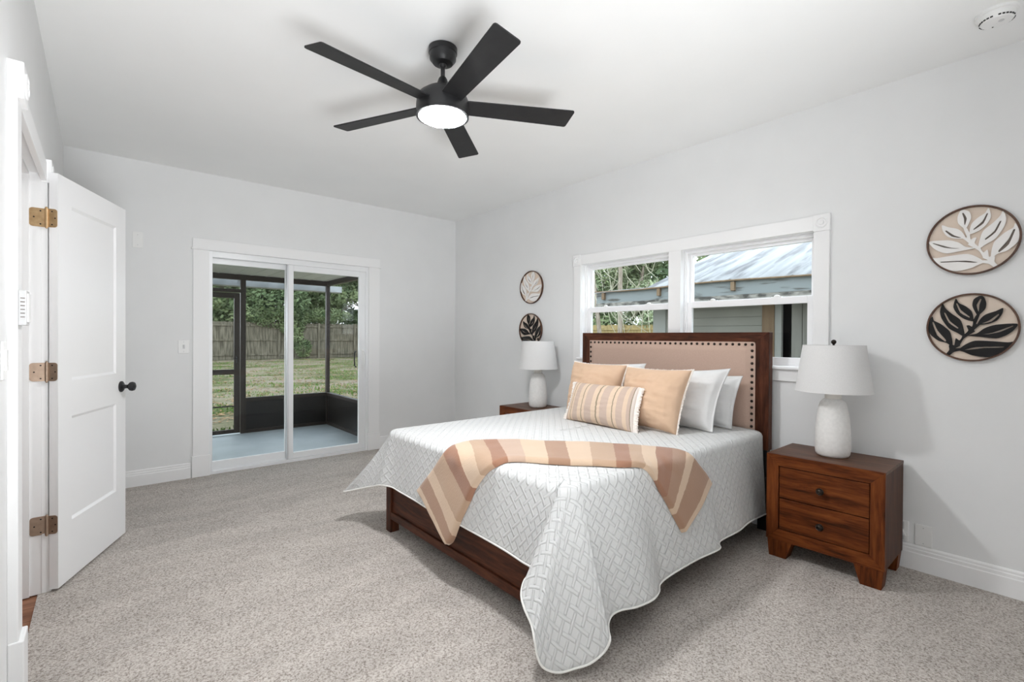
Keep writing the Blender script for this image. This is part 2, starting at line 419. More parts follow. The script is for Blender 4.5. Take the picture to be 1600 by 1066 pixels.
b = B(); b.box(XL - T, SD[0], YB, YB + T, 0, H); b.box(SD[1], XR + T, YB, YB + T, 0, H); b.box(SD[0], SD[1], YB, YB + T, SD[2], H)
struct('wall_back', b, MT['wall'])
b = B(); b.box(XR, XR + T, YF, WN[0], 0, H); b.box(XR, XR + T, WN[1], YB, 0, H); b.box(XR, XR + T, WN[0], WN[1], 0, WN[2]); b.box(XR, XR + T, WN[0], WN[1], WN[3], H)
b.box(XR + 0.02, XR + T, 1.975, 2.06, WN[2], WN[3])
struct('wall_right', b, MT['wall'])
b = B(); b.box(XL - T, XL, YF, DR[0], 0, H); b.box(XL - T, XL, DR[1], YB, 0, H); b.box(XL - T, XL, DR[0], DR[1], DR[2], H)
struct('wall_left', b, MT['wall'])
b = B(); b.box(XL - T, XR + T, YF - T, YF, 0, H)
struct('wall_front', b, MT['wall'])
b = B(); b.box(XL - T, XR + T, YF - T, YB + T, H, H + 0.12)
struct('ceiling', b, MT['ceil'])
b = B(); b.box(XL - 0.012, XR, YF, YB, -0.12, 0.0); b.box(SD[0], SD[1], YB, YB + 0.02, -0.12, 0.0)
struct('floor', b, MT['carpet'], loc=(0, 0, -0.12))

# hallway beyond the interior doorway
b = B(); b.box(-1.9, XL - 0.012, 1.2, 4.4, -0.12, -0.006)
for k in range(12):
    pass
struct('floor_hallway', b, MT['hall_floor'])
b = B(); b.box(-2.0, -1.9, 1.2, 4.4, -0.12, H); b.box(-1.9, XL - T, 4.4, 4.5, -0.12, H); b.box(-1.9, XL - T, 1.1, 1.2, -0.12, H)
struct('wall_hallway', b, MT['wall'])
b = B(); b.box(-2.0, XL - T, 1.1, 4.5, H, H + 0.1)
struct('ceiling_hallway', b, MT['ceil'])
hl = B(); hl.lathe([(0.001, -0.05), (0.12, -0.045), (0.15, -0.01), (0.15, 0.0)], (-1.1, 2.9, H), n=24)  # lamp added out of view to light the hallway
tag(obj('hallway_fill_light', hl, MT['hall_fill'], smooth=True), 'added unseen fill light on the hallway ceiling beyond the open white door', 'ceiling light')

# baseboards with a stepped profile
def baseboard(name, p0, p1, nrm):
    prof = [(0, 0), (0.016, 0), (0.016, 0.092), (0.0125, 0.097), (0.0125, 0.112), (0.009, 0.117), (0.009, 0.128), (0.004, 0.136), (0, 0.136)]
    bm = bmesh.new(); p0 = Vector((*p0, 0)); p1 = Vector((*p1, 0)); n_ = Vector((*nrm, 0))
    A = [bm.verts.new(p0 + n_ * u + Vector((0, 0, w))) for u, w in prof]
    C = [bm.verts.new(p1 + n_ * u + Vector((0, 0, w))) for u, w in prof]
    for i in range(len(prof)):
        j = (i + 1) % len(prof); bm.faces.new((A[i], C[i], C[j], A[j]))
    bm.faces.new(A); bm.faces.new(C[::-1]); bmesh.ops.recalc_face_normals(bm, faces=bm.faces)
    return tag(obj(name, bm, MT['trim']), kind='structure')
baseboard('baseboard_back', (XL, YB), (0.603, YB), (0, -1))
baseboard('baseboard_back.001', (2.392, YB), (XR, YB), (0, -1))
baseboard('baseboard_right', (XR, YF), (XR, YB - 0.017), (-1, 0))
baseboard('baseboard_left', (XL, YF), (XL, 2.15), (1, 0))
baseboard('baseboard_left.001', (XL, 3.385), (XL, YB - 0.017), (1, 0))

# ------------------------------------------------------------------ sliding glass door and its casing
b = B()
b.box(0.618, 0.742, YB - 0.018, YB, 0.185, 2.045, 0.002); b.box(2.262, 2.388, YB - 0.018, YB, 0.185, 2.045, 0.002)
b.box(0.610, 0.750, YB - 0.026, YB, 0.0, 0.19, 0.003); b.box(2.254, 2.396, YB - 0.026, YB, 0.0, 0.19, 0.003)
b.box(0.604, 2.402, YB - 0.034, YB, 2.043, 2.056, 0.003)
b.box(0.616, 2.390, YB - 0.022, YB, 2.056, 2.145, 0.002)
struct('trim_1', b, MT['trim'])

d2 = thing('door_2', 'white framed sliding glass door opening onto the screened porch', 'sliding door', (1.50, YB + 0.05, 0.0), kind='structure')
f0, f1, ft = 0.742, 2.262, 2.045
b = B()
b.box(f0, f0 + 0.028, YB - 0.002, YB + 0.125, 0, ft, 0.002); b.box(f1 - 0.03, f1, YB - 0.002, YB + 0.125, 0, ft, 0.002)
b.box(f0 + 0.028, f1 - 0.03, YB - 0.0015, YB + 0.1245, ft - 0.055, ft - .001, 0.002); b.box(f0 + 0.028, f1 - 0.03, YB - 0.0015, YB + 0.1245, -0.02, 0.028, 0.002)
b.box(f0 + 0.03, f1 - 0.032, YB + 0.055, YB + 0.062, 0.028, 0.04)
obj('door_frame', b, MT['alu'], d2)
# fixed pane (behind) and sliding pane (in front, right)
def sash(name, x0, x1, y0, y1, st_l, st_r, top, bot, z0, z1, mat_l=None):
    b = B()
    b.box(x0, x0 + st_l, y0, y1, z0, z1, 0.003); b.box(x1 - st_r, x1, y0, y1, z0, z1, 0.003)
    b.box(x0 + st_l, x1 - st_r, y0, y1, z1 - top, z1, 0.003); b.box(x0 + st_l, x1 - st_r, y0, y1, z0, z0 + bot, 0.003)
    p = obj(name, b, MT['alu'], d2)
    g = B(); g.box(x0 + st_l - 0.004, x1 - st_r + 0.004, (y0 + y1) / 2 - 0.003, (y0 + y1) / 2 + 0.003, z0 + bot - 0.004, z1 - top + 0.004)
    obj('glass_pane', g, MT['glass'], p)
    return p
sash('fixed_panel', 0.762, 1.455, YB + 0.065, YB + 0.095, 0.012, 0.045, 0.055, 0.075, 0.028, 1.995)
sp = sash('sliding_panel', 1.415, 2.240, YB + 0.018, YB + 0.050, 0.062, 0.078, 0.062, 0.060, 0.030, 1.992)
b = B(); b.box(1.414, 1.430, YB + 0.012, YB + 0.050, 0.03, 1.99, 0.002); obj('meeting_stile', b, MT['alu2'], sp)
b = B(); b.tube([(2.205, YB + 0.018, 0.93), (2.205, YB - 0.020, 0.945), (2.205, YB - 0.026, 1.02), (2.205, YB - 0.020, 1.095), (2.205, YB + 0.018, 1.11)], 0.008, 8)
b.box(2.192, 2.218, YB + 0.010, YB + 0.02, 0.915, 1.125, 0.003); b.ball((2.205, YB + 0.008, 0.905), 0.010)
tag(obj('handle', b, MT['white_plastic'], sp, smooth=True))
b = B(); b.tube([(2.150, YB + 0.062, 0.93), (2.142, YB + 0.085, 0.95), (2.140, YB + 0.088, 1.02), (2.142, YB + 0.085, 1.09), (2.150, YB + 0.062, 1.11)], 0.007, 8)
obj('outer_handle', b, MT['black'], sp, smooth=True)
b = B(); b.box(2.238, 2.246, YB + 0.005, YB + 0.05, 0.02, 1.99); obj('seal_strip', b, MT['grey_plastic'], d2)

# ------------------------------------------------------------------ windows behind the bed and their casing
b = B()
b.box(XR - 0.020, XR, 0.968, 1.055, 1.005, 1.955, 0.002); b.box(XR - 0.020, XR, 2.985, 3.070, 1.005, 1.955, 0.002)
b.box(XR - 0.018, XR, 1.055, 2.985, 1.955, 2.046, 0.002)
b.box(XR - 0.018, XR + 0.012, 1.966, 2.072, 1.085, 1.955, 0.002)
b.box(XR - 0.018, XR, 1.055, 2.985, 0.995, 1.075, 0.002)
struct('trim_2', b, MT['trim'])
b = B(); b.box(XR - 0.045, XR + 0.06, 1.03, 3.01, 1.073, 1.092, 0.004)
struct('trim_3', b, MT['vinyl'])
for yc in (1.010, 3.030):
    b = B(); b.box(XR - 0.028, XR, yc - 0.046, yc + 0.046, 1.945, 2.050, 0.003)
    b.lathe([(0.034, -0.028), (0.034, -0.032), (0.027, -0.034), (0.024, -0.029), (0.016, -0.029), (0.012, -0.035), (0.001, -0.036)], (XR, yc, 1.998), 'x', 24, cap=False)
    struct('trim_4', b, MT['trim'], smooth=False)
# jamb liners
b = B()
for y0, y1 in ((1.055, 1.975), (2.06, 2.985)):
    b.box(XR - 0.001, XR + T + .001, y0 - 0.012, y0 + 0.0035, WN[2], WN[3]); b.box(XR - 0.001, XR + T + .001, y1 - 0.0035, y1 + 0.012, WN[2], WN[3])
    b.box(XR - 0.0005, XR + T, y0 + .0036, y1 - .0036, WN[3] - 0.0008, WN[3] + 0.01); b.box(XR - 0.0005, XR + T, y0 + .0036, y1 - .0036, WN[2] - 0.008, WN[2] + 0.0008)
struct('trim_5', b, MT['vinyl'])
def window(name, label, y0, y1, gl, gdim):
    w = thing(name, label, 'window', (XR + 0.10, (y0 + y1) / 2, WN[2]), kind='structure')
    xo = XR + 0.055; z0, z1 = WN[2], WN[3]
    b = B(); fr = 0.024
    for (a, c) in ((y0 + 0.004, y0 + fr), (y1 - fr, y1 - 0.004)): b.box(xo, xo + 0.08, a, c, z0, z1, 0.002)
    b.box(xo + .0005, xo + 0.0795, y0 + fr, y1 - fr, z1 - 0.022, z1 - .001, 0.002); b.box(xo + .0005, xo + 0.0795, y0 + fr, y1 - fr, z0 + .001, z0 + 0.022, 0.002)
    b.box(xo - 0.012, xo, y0 + 0.004, y0 + 0.014, z0, z1); b.box(xo - 0.012, xo, y1 - 0.014, y1 - 0.004, z0, z1)
    obj('window_frame', b, MT['vinyl'], w)
    # upper sash (outer track)
    X0 = xo + 0.042
    b = B(); s = 0.022
    b.box(X0, X0 + 0.03, y0 + fr, y0 + fr + s, 1.515, z1 - 0.02, 0.002); b.box(X0, X0 + 0.03, y1 - fr - s, y1 - fr, 1.515, z1 - 0.02, 0.002)
    b.box(X0, X0 + 0.03, y0 + fr + s, y1 - fr - s, z1 - 0.042, z1 - 0.0205, 0.001); b.box(X0, X0 + 0.03, y0 + fr + s, y1 - fr - s, 1.515, 1.560, 0.001)
    u = obj('upper_sash', b, MT['vinyl'], w)
    g = B(); g.box(X0 + 0.012, X0 + 0.018, y0 + fr + s, y1 - fr - s, 1.556, z1 - 0.04); obj('glass_pane', g, MT['glass'], u)
    # lower sash (inner track)
    X1 = xo + 0.008
    b = B(); s = 0.034
    b.box(X1, X1 + 0.03, y0 + fr, y0 + fr + s, z0 + 0.02, 1.553, 0.002); b.box(X1, X1 + 0.03, y1 - fr - s, y1 - fr, z0 + 0.02, 1.553, 0.002)
    b.box(X1, X1 + 0.03, y0 + fr + s, y1 - fr - s, 1.508, 1.553, 0.001); b.box(X1, X1 + 0.03, y0 + fr + s, y1 - fr - s, z0 + 0.02, z0 + 0.062, 0.001)
    lo = obj('lower_sash', b, MT['vinyl'], w)
    g = B(); g.box(X1 + 0.012, X1 + 0.018, y0 + fr + s, y1 - fr - s, z0 + 0.058, 1.512); obj('glass_pane', g, MT[gdim], lo)
    for yl in (y0 + (y1 - y0) * 0.27, y0 + (y1 - y0) * 0.76):
        b = B(); b.box(X1 + 0.004, X1 + 0.028, yl - 0.035, yl + 0.035, 1.553, 1.560, 0.002); b.ball((X1 + 0.014, yl, 1.562), 0.013, 0.8, 1.6, 0.9, 12)
        obj('sash_lock', b, MT['white_plastic'], lo, smooth=True)
    return w
window('window_1', 'white sash window nearer the room corner showing trees and fence', 2.06, 2.985, 'glass', 'glass')
window('window_2', 'white sash window nearer the front lamp showing the metal shed roof', 1.055, 1.975, 'glass', 'glass_dim')

# ------------------------------------------------------------------ interior door and casing (left wall)
b = B()
b.box(XL, XL + 0.025, 2.160, 2.262, 0.295, 2.02, 0.002)                       # near casing
b.box(XL, XL + 0.025, 3.272, 3.372, 0.295, 2.02, 0.002)                       # far casing
b.box(XL, XL + 0.022, 2.262, 3.272, 2.025, 2.115, 0.002)                      # head casing
b.box(XL - T - .002, XL + .001, 2.249, 2.262, 0, 2.058); b.box(XL - T - .002, XL + .001, 3.272, 3.285, 0, 2.058); b.box(XL - T - .002, XL + .001, 2.249, 3.285, 2.056, 2.069)  # jambs
b.box(XL - 0.075, XL - 0.040, 3.260, 3.2735, 0, 2.056); b.box(XL - 0.075, XL - 0.040, 2.2605, 2.276, 0, 2.056); b.box(XL - 0.075, XL - 0.040, 2.276, 3.26, 2.042, 2.057)
struct('trim_6', b, MT['trim'])
for y0, y1 in ((2.156, 2.266), (3.268, 3.376)):
    b = B(); b.box(XL, XL + 0.040, y0, y1, 2.016, 2.131, 0.003)
    b.lathe([(0.040, 0.040), (0.040, 0.044), (0.030, 0.046), (0.027, 0.041), (0.016, 0.041), (0.010, 0.047), (0.001, 0.048)], (XL, (y0 + y1) / 2, 2.073), 'x', 24, cap=False)
    struct('trim_7', b, MT['trim'])
for y0, y1 in ((2.156, 2.266), (3.268, 3.376)):
    b = B(); b.box(XL, XL + 0.038, y0, y1, 0, 0.297, 0.004)
    struct('trim_8', b, MT['trim'])

A_ = Vector((-0.1624, 3.2449, 0)); dd = Vector((0.38896, 0.92125, 0)); nn = Vector((-0.92125, 0.38896, 0))
d1 = thing('door_1', 'white two-panel interior door standing open at the left wall', 'door', (-0.19, 3.26, 0.0), kind='structure')
MD = Matrix(((dd.x, nn.x, 0, A_.x), (dd.y, nn.y, 0, A_.y), (0, 0, 1, 0), (0, 0, 0, 1)))   # local: u along leaf, v into thickness, z
LW, LT, Z0, Z1 = 0.715, 0.035, 0.015, 2.064
b = B()
us = (0, 0.118, 0.592, LW); zs = (Z0, 0.315, 0.852, 1.036, 1.930, Z1)
rec = 0.009
def panel_grid(b):
    # slab core and raised rails/stiles around two recessed flat panels, both faces
    b.box(0, LW, rec, LT - rec, Z0, Z1)
    for v0, v1 in ((0, rec), (LT - rec, LT)):
        b.box(0, us[1], v0, v1, Z0, Z1); b.box(us[2], LW, v0, v1, Z0, Z1)
        b.box(us[1], us[2], v0, v1, zs[0], zs[1]); b.box(us[1], us[2], v0, v1, zs[2], zs[3]); b.box(us[1], us[2], v0, v1, zs[4], zs[5])
panel_grid(b); b.xform(MD)
obj('door_leaf', b, MT['door'], d1)
for zp0, zp1 in ((zs[1], zs[2]), (zs[3], zs[4])):
    for vf, sg in ((0.0, 1), (LT, -1)):
        b = B(); w_ = 0.014
        # sloping sticking moulding around the recessed panel
        o_ = [(us[1], zp0), (us[2], zp0), (us[2], zp1), (us[1], zp1)]
        i_ = [(us[1] + w_, zp0 + w_), (us[2] - w_, zp0 + w_), (us[2] - w_, zp1 - w_), (us[1] + w_, zp1 - w_)]
        O = [b.bm.verts.new((p[0], vf, p[1])) for p in o_]; I = [b.bm.verts.new((p[0], vf + sg * (rec - 0.0006), p[1])) for p in i_]
        K = [b.bm.verts.new((p[0], vf + sg * rec, p[1])) for p in o_]
        for i in range(4):
            j = (i + 1) % 4; b.bm.faces.new((O[i], O[j], I[j], I[i])); b.bm.faces.new((K[i], K[j], I[j], I[i])); 
        bmesh.ops.recalc_face_normals(b.bm, faces=b.bm.faces); b.xform(MD)
        obj('panel_moulding', b, MT['door'], d1)
# knobs (both faces)
for sg, v in ((-1, 0.0), (1, LT)):
    b = B(); b.lathe([(0.034, 0), (0.034, 0.006 * 1), (0.028, 0.011), (0.013, 0.014), (0.011, 0.034), (0.016, 0.040), (0.026, 0.048), (0.029, 0.060), (0.025, 0.071), (0.012, 0.077), (0.001, 0.078)], (0, 0, 0), 'y', 28)
    if sg < 0: b.xform(Matrix.Scale(-1, 4, (0, 1, 0)))
    b.xform(Matrix.Translation((LW - 0.062, v, 0.950))); b.xform(MD)
    bmesh.ops.recalc_face_normals(b.bm, faces=b.bm.faces)
    obj('knob', b, MT['black'], d1, smooth=True)
# hinges
HX, HY = -0.2035, 3.262
for zc, mk in ((1.842, 'brass'), (1.088, 'bronze_hinge'), (0.335, 'bronze_hinge')):
    b = B(); b.lathe([(0.007, -0.045), (0.007, 0.045)], (HX, HY - 0.006, zc), 'z', 14); b.ball((HX, HY - 0.006, zc + 0.047), 0.006, seg=10); b.ball((HX, HY - 0.006, zc - 0.047), 0.006, seg=10)
    h = obj('hinge', b, MT[mk], d1, smooth=True)
    def rounded(w, hh, r, flip):
        pts = []
        for cx_, cz_, a0 in ((w - r, hh - r, 0), (w - r, -hh + r, -90)):
            for k in range(5):
                a = math.radians(a0 + 90 - 22.5 * k) if a0 == 0 else math.radians(-22.5 * k)
                pts.append((cx_ + r * math.cos(a), cz_ + r * math.sin(a)))
        pts = [(0, hh)] + pts + [(0, -hh)]
        return pts
    # jamb leaf: lies on the jamb face (facing -y)
    b = B(); pts = [(HX - 0.004 - p[0], zc + p[1]) for p in rounded(0.058, 0.045, 0.014, 0)]
    b.prism(pts, 3.2685, 3.272, 'y')
    obj('hinge_leaf', b, MT[mk], h)
    # door leaf: lies on the hinge edge of the door
    b = B(); pts = [(p[0] - 0.004, zc + p[1]) for p in rounded(0.036, 0.045, 0.012, 0)]
    b.prism([(LT - 0.001 - q[0], q[1]) for q in pts], -0.0025, 0.0005, 'x')
    b.xform(MD); bmesh.ops.recalc_face_normals(b.bm, faces=b.bm.faces)
    obj('hinge_leaf', b, MT[mk], h)
    for (xx, zz) in ((HX - 0.022, 0.032), (HX - 0.045, 0.0), (HX - 0.022, -0.032)):
        b = B(); b.lathe([(0.0035, 3.2668), (0.0035, 3.269)], (xx, 0, zc + zz), 'y', 10); obj('screw', b, MT['bronze'], h)
    for (vv, zz) in ((0.022, 0.032), (0.010, 0.0), (0.022, -0.032)):
        b = B(); b.lathe([(0.0032, -0.0036), (0.0032, -0.001)], (0, vv, zc + zz), 'x', 10); b.xform(MD); obj('screw', b, MT['bronze'], h)

# ------------------------------------------------------------------ wall plates, thermostat, smoke alarm
def plate_y(name, label, cat, xc, zc, w, h, toggle):
    t = thing(name, label, cat, (xc, YB, zc - h / 2))
    b = B(); b.box(xc - w / 2, xc + w / 2, YB - 0.006, YB, zc - h / 2, zc + h / 2, 0.003); obj('plate', b, MT['white_plastic'], t)
    if toggle:
        b = B(); b.box(xc - 0.005, xc + 0.005, YB - 0.016, YB - 0.004, zc - 0.002, zc + 0.018, 0.002); b.box(xc - 0.008, xc + 0.008, YB - 0.0075, YB - 0.005, zc - 0.018, zc + 0.018)
        obj('toggle', b, MT['grey_plastic'], t)
    for dz in (0.042, -0.042):
        b = B(); b.lathe([(0.0035, -0.0075), (0.0035, -0.005)], (xc, YB, zc + dz), 'y', 8); obj('screw', b, MT['grey_plastic'], t)
plate_y('light_switch', 'white single toggle light switch left of the sliding door casing', 'light switch', 0.552, 1.172, 0.082, 0.118, True)
plate_y('blank_wall_plate', 'white blank cover plate high on the wall above the light switch', 'wall plate', 0.230, 2.072, 0.070, 0.132, False)
# right wall outlet with plug, and blank plate beside it
t = thing('wall_outlet', 'white power outlet with a plug in it behind the near nightstand', 'outlet', (XR, 0.612, 0.143))
b = B(); b.box(XR - 0.006, XR, 0.574, 0.650, 0.143, 0.258, 0.003); obj('plate', b, MT['white_plastic'], t)
b = B(); b.box(XR - 0.008, XR - 0.005, 0.594, 0.630, 0.150, 0.190, 0.002); b.box(XR - 0.008, XR - 0.005, 0.594, 0.630, 0.210, 0.250, 0.002); obj('socket', b, MT['grey_plastic'], t)
pl = thing('plug', 'white lamp plug pushed into the outlet behind the near nightstand', 'plug', (XR - 0.02, 0.596, 0.16))
b = B(); b.prism([(0.580, 0.176), (0.622, 0.190), (0.628, 0.214), (0.596, 0.206)], XR - 0.032, XR - 0.008, 'x', 0.003); obj('plug_body', b, MT['white_plastic'], pl, smooth=True)
b = B(); b.tube([(XR - 0.03, 0.618, 0.2), (XR - 0.045, 0.66, 0.19), (XR - 0.032, 0.72, 0.17), (XR - 0.028, 0.80, 0.30), (XR - 0.03, 0.86, 0.50), (XR - 0.03, 0.88, 0.58)], 0.003, 8); obj('cord', b, MT['white_plastic'], pl, smooth=True)
t = thing('blank_wall_plate', 'white blank cover plate just above the baseboard beside the outlet', 'wall plate', (XR, 0.511, 0.137))
b = B(); b.box(XR - 0.007, XR, 0.473, 0.549, 0.139, 0.255, 0.004); obj('plate', b, MT['white_plastic'], t)
for dz in (0.042, -0.042):
    b = B(); b.lathe([(0.0035, -0.0085), (0.0035, -0.006)], (XR, 0.511, 0.197 + dz), 'x', 8); obj('screw', b, MT['grey_plastic'], t)
# thermostat on the near casing, small switch beside it
t = thing('thermostat', 'small light grey thermostat on the casing of the open doorway', 'thermostat', (XL + 0.03, 2.21, 1.300))
b = B(); b.box(XL + 0.025, XL + 0.044, 2.166, 2.250, 1.300, 1.412, 0.003); obj('housing', b, MT['grey_plastic'], t)
b = B(); b.box(XL + 0.044, XL + 0.048, 2.176, 2.240, 1.310, 1.402, 0.001); obj('cover', b, MT['white_plastic'], t)
b = B()
for k in range(6): b.box(XL + 0.030, XL + 0.040, 2.1645, 2.167, 1.325 + k * 0.012, 1.3275 + k * 0.012)
obj('vent_slots', b, MT['slit_shade'], t)
t = thing('light_switch', 'white light switch plate on the wall just before the open doorway', 'light switch', (XL, 2.08, 1.135))
b = B(); b.box(XL, XL + 0.006, 2.040, 2.118, 1.135, 1.250, 0.003); obj('plate', b, MT['white_plastic'], t)
b = B(); b.box(XL + 0.005, XL + 0.011, 2.062, 2.096, 1.160, 1.225, 0.002); obj('rocker', b, MT['white_plastic'], t)

sa = thing('smoke_alarm', 'round white smoke alarm on the ceiling near the right wall', 'smoke alarm', (3.045, 0.225, H - 0.05))
b = B(); b.lathe([(0.072, 0), (0.072, -0.012), (0.068, -0.014)], (3.045, 0.225, H), 'z', 40); obj('base', b, MT['white_plastic'], sa, smooth=True)
b = B(); b.lathe([(0.062, -0.014), (0.061, -0.032), (0.052, -0.044), (0.026, -0.048), (0.001, -0.048)], (3.045, 0.225, H), 'z', 40, cap=False); obj('cover', b, MT['white_plastic'], sa, smooth=True)
b = B()
for k in range(28):
    a = 2 * math.pi * k / 28; c, s_ = math.cos(a), math.sin(a)
    if k % 7 == 0: continue
    b.box(-0.0045, 0.0045, -0.0015, 0.0015, H - 0.040, H - 0.034)
    vs = b.bm.verts[:][-8:] if False else list(b.bm.verts)[-8:]
    for v in vs: x, y = v.co.x, v.co.y; v.co.x = 3.045 + c * (0.0575) - s_ * x + c * y; v.co.y = 0.225 + s_ * 0.0575 + c * x + s_ * y
obj('vent_slots', b, MT['dark_slot'], sa)
b = B(); b.lathe([(0.010, -0.047), (0.010, -0.050)], (3.03, 0.21, H), 'z', 16); obj('test_button', b, MT['grey_plastic'], sa)
b = B(); b.lathe([(0.003, -0.047), (0.003, -0.0495)], (3.070, 0.240, H), 'z', 10); obj('indicator', b, MT['dark_slot'], sa)

# ------------------------------------------------------------------ ceiling fan
FX, FY = 1.317, 2.087
fan = thing('ceiling_fan', 'black five-blade ceiling fan with a lit round white light', 'ceiling fan', (FX, FY, H - 0.35))
b = B(); b.lathe([(0.062, 0.0), (0.072, -0.004), (0.072, -0.030), (0.068, -0.034), (0.066, -0.060), (0.050, -0.080), (0.024, -0.086)], (FX, FY, H), n=40); obj('canopy', b, MT['black'], fan, smooth=True)
b = B(); b.lathe([(0.011, -0.19), (0.011, -0.08)], (FX, FY, H), n=16); b.ball((FX, FY, H - 0.086), 0.02, seg=14); obj('downrod', b, MT['black'], fan, smooth=True)
b = B(); b.lathe([(0.016, -0.150), (0.022, -0.160), (0.030, -0.185), (0.050, -0.205), (0.090, -0.222), (0.120, -0.245), (0.130, -0.268), (0.133, -0.300), (0.133, -0.338), (0.131, -0.344), (0.127, -0.344)], (FX, FY, H), n=56); obj('motor_housing', b, MT['black'], fan, smooth=True)
b = B(); b.lathe([(0.120, -0.340), (0.120, -0.352), (0.112, -0.358), (0.070, -0.362), (0.001, -0.363)], (FX, FY, H), n=48, cap=False); obj('light_diffuser', b, MT['lamp_on'], fan, smooth=True)
b = B(); b.lathe([(0.133, -0.338), (0.133, -0.352), (0.1205, -0.353), (0.1205, -0.338)], (FX, FY, H), n=48, cap=False); obj('light_ring', b, MT['black'], fan, smooth=True)
for k in range(5):
    a = math.radians(-28.7 + 72 * k)
    b = B()
    # blade in local coordinates: x outward, y across, slightly wider towards the tip, rounded corners
    r0, r1, w0, w1 = 0.105, 0.685, 0.052, 0.066
    out = [(r0, -w0), (r1 - 0.012, -w1), (r1 - 0.003, -w1 + 0.004), (r1, -w1 + 0.012), (r1 - 0.012, w1 - 0.012), (r1 - 0.015, w1 - 0.004), (r1 - 0.022, w1), (r0, w0)]
    b.prism(out, -0.0035, 0.0035, 'z', 0.0015)
    Mb = Matrix.Translation((FX, FY, H - 0.292)) @ Matrix.Rotation(a, 4, 'Z') @ Matrix.Rotation(math.radians(-12), 4, 'X')
    b.xform(Mb); bl = obj('blade', b, MT['blade'], fan)
    b = B(); b.box(0.09, 0.16, -0.03, 0.03, 0.003, 0.007, 0.001); b.xform(Mb); obj('blade_bracket', b, MT['black'], bl)

# ------------------------------------------------------------------ bed
bed = thing('bed', 'dark walnut bed with taupe upholstered nailhead headboard', 'bed', (2.4, 2.1, 0.0))
HX0, HX1 = 3.325, 3.385; BY0, BY1 = 1.283, 2.888; HT = 1.316; HB = 0.535
bw = 0.088
b = B(); b.box(HX0, HX1, BY0, BY0 + bw, HB, HT, 0.003); b.box(HX0, HX1, BY1 - bw, BY1, HB, HT, 0.003); b.box(HX0, HX1, BY0 + bw, BY1 - bw, HB, HB + bw, 0.003)
obj('headboard_frame', b, MT['bed_z'], bed)
b = B(); b.prism([(BY0, HT), (BY1, HT), (BY1 - bw, HT - 0.066), (BY0 + bw, HT - 0.066)], HX0 - 0.0012, HX1, 'x', 0.002)
obj('headboard_rail', b, MT['bed_y'], bed)
# upholstered panel: soft border
py0, py1, pz0, pz1 = BY0 + bw - 0.002, BY1 - bw + 0.002, HB + bw - 0.002, HT - 0.064
b = B(); nu, nv = 90, 50; grid = []
for i in range(nu + 1):
    row = []
    for j in range(nv + 1):
        y = py0 + (py1 - py0) * i / nu; z = pz0 + (pz1 - pz0) * j / nv
        de = min(y - py0, py1 - y, z - pz0, pz1 - z)
        s_ = min(1, de / 0.034); h_ = 0.002 + (0.004 if de < 0.030 else 0)
        puff = 0.006 * math.sqrt(max(0, min(1, de / 0.012))) if de < 0.030 else 0.006 + 0.016 * math.sin(min(1, (de - 0.030) / 0.03) * math.pi / 2)
        row.append(b.bm.verts.new((HX0 - puff, y, z)))
    grid.append(row)
for i in range(nu):
    for j in range(nv): b.bm.faces.new((grid[i][j], grid[i][j+1], grid[i+1][j+1], grid[i+1][j]))
bmesh.ops.recalc_face_normals(b.bm, faces=b.bm.faces)
b.box(HX0, HX0 + 0.03, py0, py1, pz0, pz1)
pan = obj('upholstered_panel', b, MT['upholstery'], bed, smooth=True)
inset = 0.019
ny, nz_ = 33, 14
pts = [(py0 + inset + (py1 - py0 - 2 * inset) * i / (ny - 1), pz1 - inset) for i in range(ny)]
zst = (pz1 - pz0 - 2 * inset) / nz_
for yy in (py0 + inset, py1 - inset): pts += [(yy, pz1 - inset - zst * k) for k in range(1, nz_)]
bn = B(); bn.lathe([(0.0098, 0.0), (0.0088, -0.004), (0.0052, -0.0072), (0.0006, -0.008)], (0, 0, 0), 'x', 12, cap=False)
nail_me = None
for (yy, zz) in pts:
    if nail_me is None:
        nail = obj('nailhead', bn, MT['bronze'], None, smooth=True, loc=(0, 0, 0)); nail_me = nail.data
    else:
        nail = bpy.data.objects.new('nailhead', nail_me); COL.objects.link(nail)
    nail.parent = pan; nail.location = Vector((HX0 - 0.006, yy, zz)) - bed.location
for yy in (BY0 + 0.01, BY1 - 0.07):
    b = B(); b.box(HX0 + 0.012, HX1 - 0.004, yy, yy + 0.06, 0.0, HB + 0.01, 0.002); tag(obj('headboard_leg', b, MT['dark_leg'], bed), 'black headboard leg')
b = B(); b.box(HX0 + 0.02, HX1 - 0.01, BY0 + 0.06, BY1 - 0.06, 0.25, HB, 0.002); obj('headboard_back_rail', b, MT['dark_leg'], bed)
# foot end
GX = 1.420
for y0 in (BY0 + 0.005, BY1 - 0.035):
    b = B(); b.box(GX, GX + 0.062, y0, y0 + 0.062, 0.0, 0.40, 0.003); obj('front_leg', b, MT['bed_z'], bed)
b = B(); b.box(GX + 0.014, GX + 0.036, BY0 + 0.06, BY1 - 0.03, 0.12, 0.40, 0.002); obj('footboard_panel', b, MT['bed_y'], bed)
b = B(); b.box(GX + 0.002, GX + 0.055, BY0 + 0.066, BY1 - 0.034, 0.088, 0.136, 0.003); obj('footboard_rail', b, MT['bed_y'], bed)
for y0 in (BY0 + 0.012, BY1 - 0.034):
    b = B(); b.box(GX + 0.05, HX0 + 0.02, y0, y0 + 0.028, 0.14, 0.36, 0.002); obj('side_rail', b, MT['dark_leg'], bed)
b = B()
for k in range(12): b.box(1.55 + k * 0.145, 1.62 + k * 0.145, BY0 + 0.03, BY1 - 0.03, 0.34, 0.36)
obj('slats', b, MT['dark_leg'], bed)
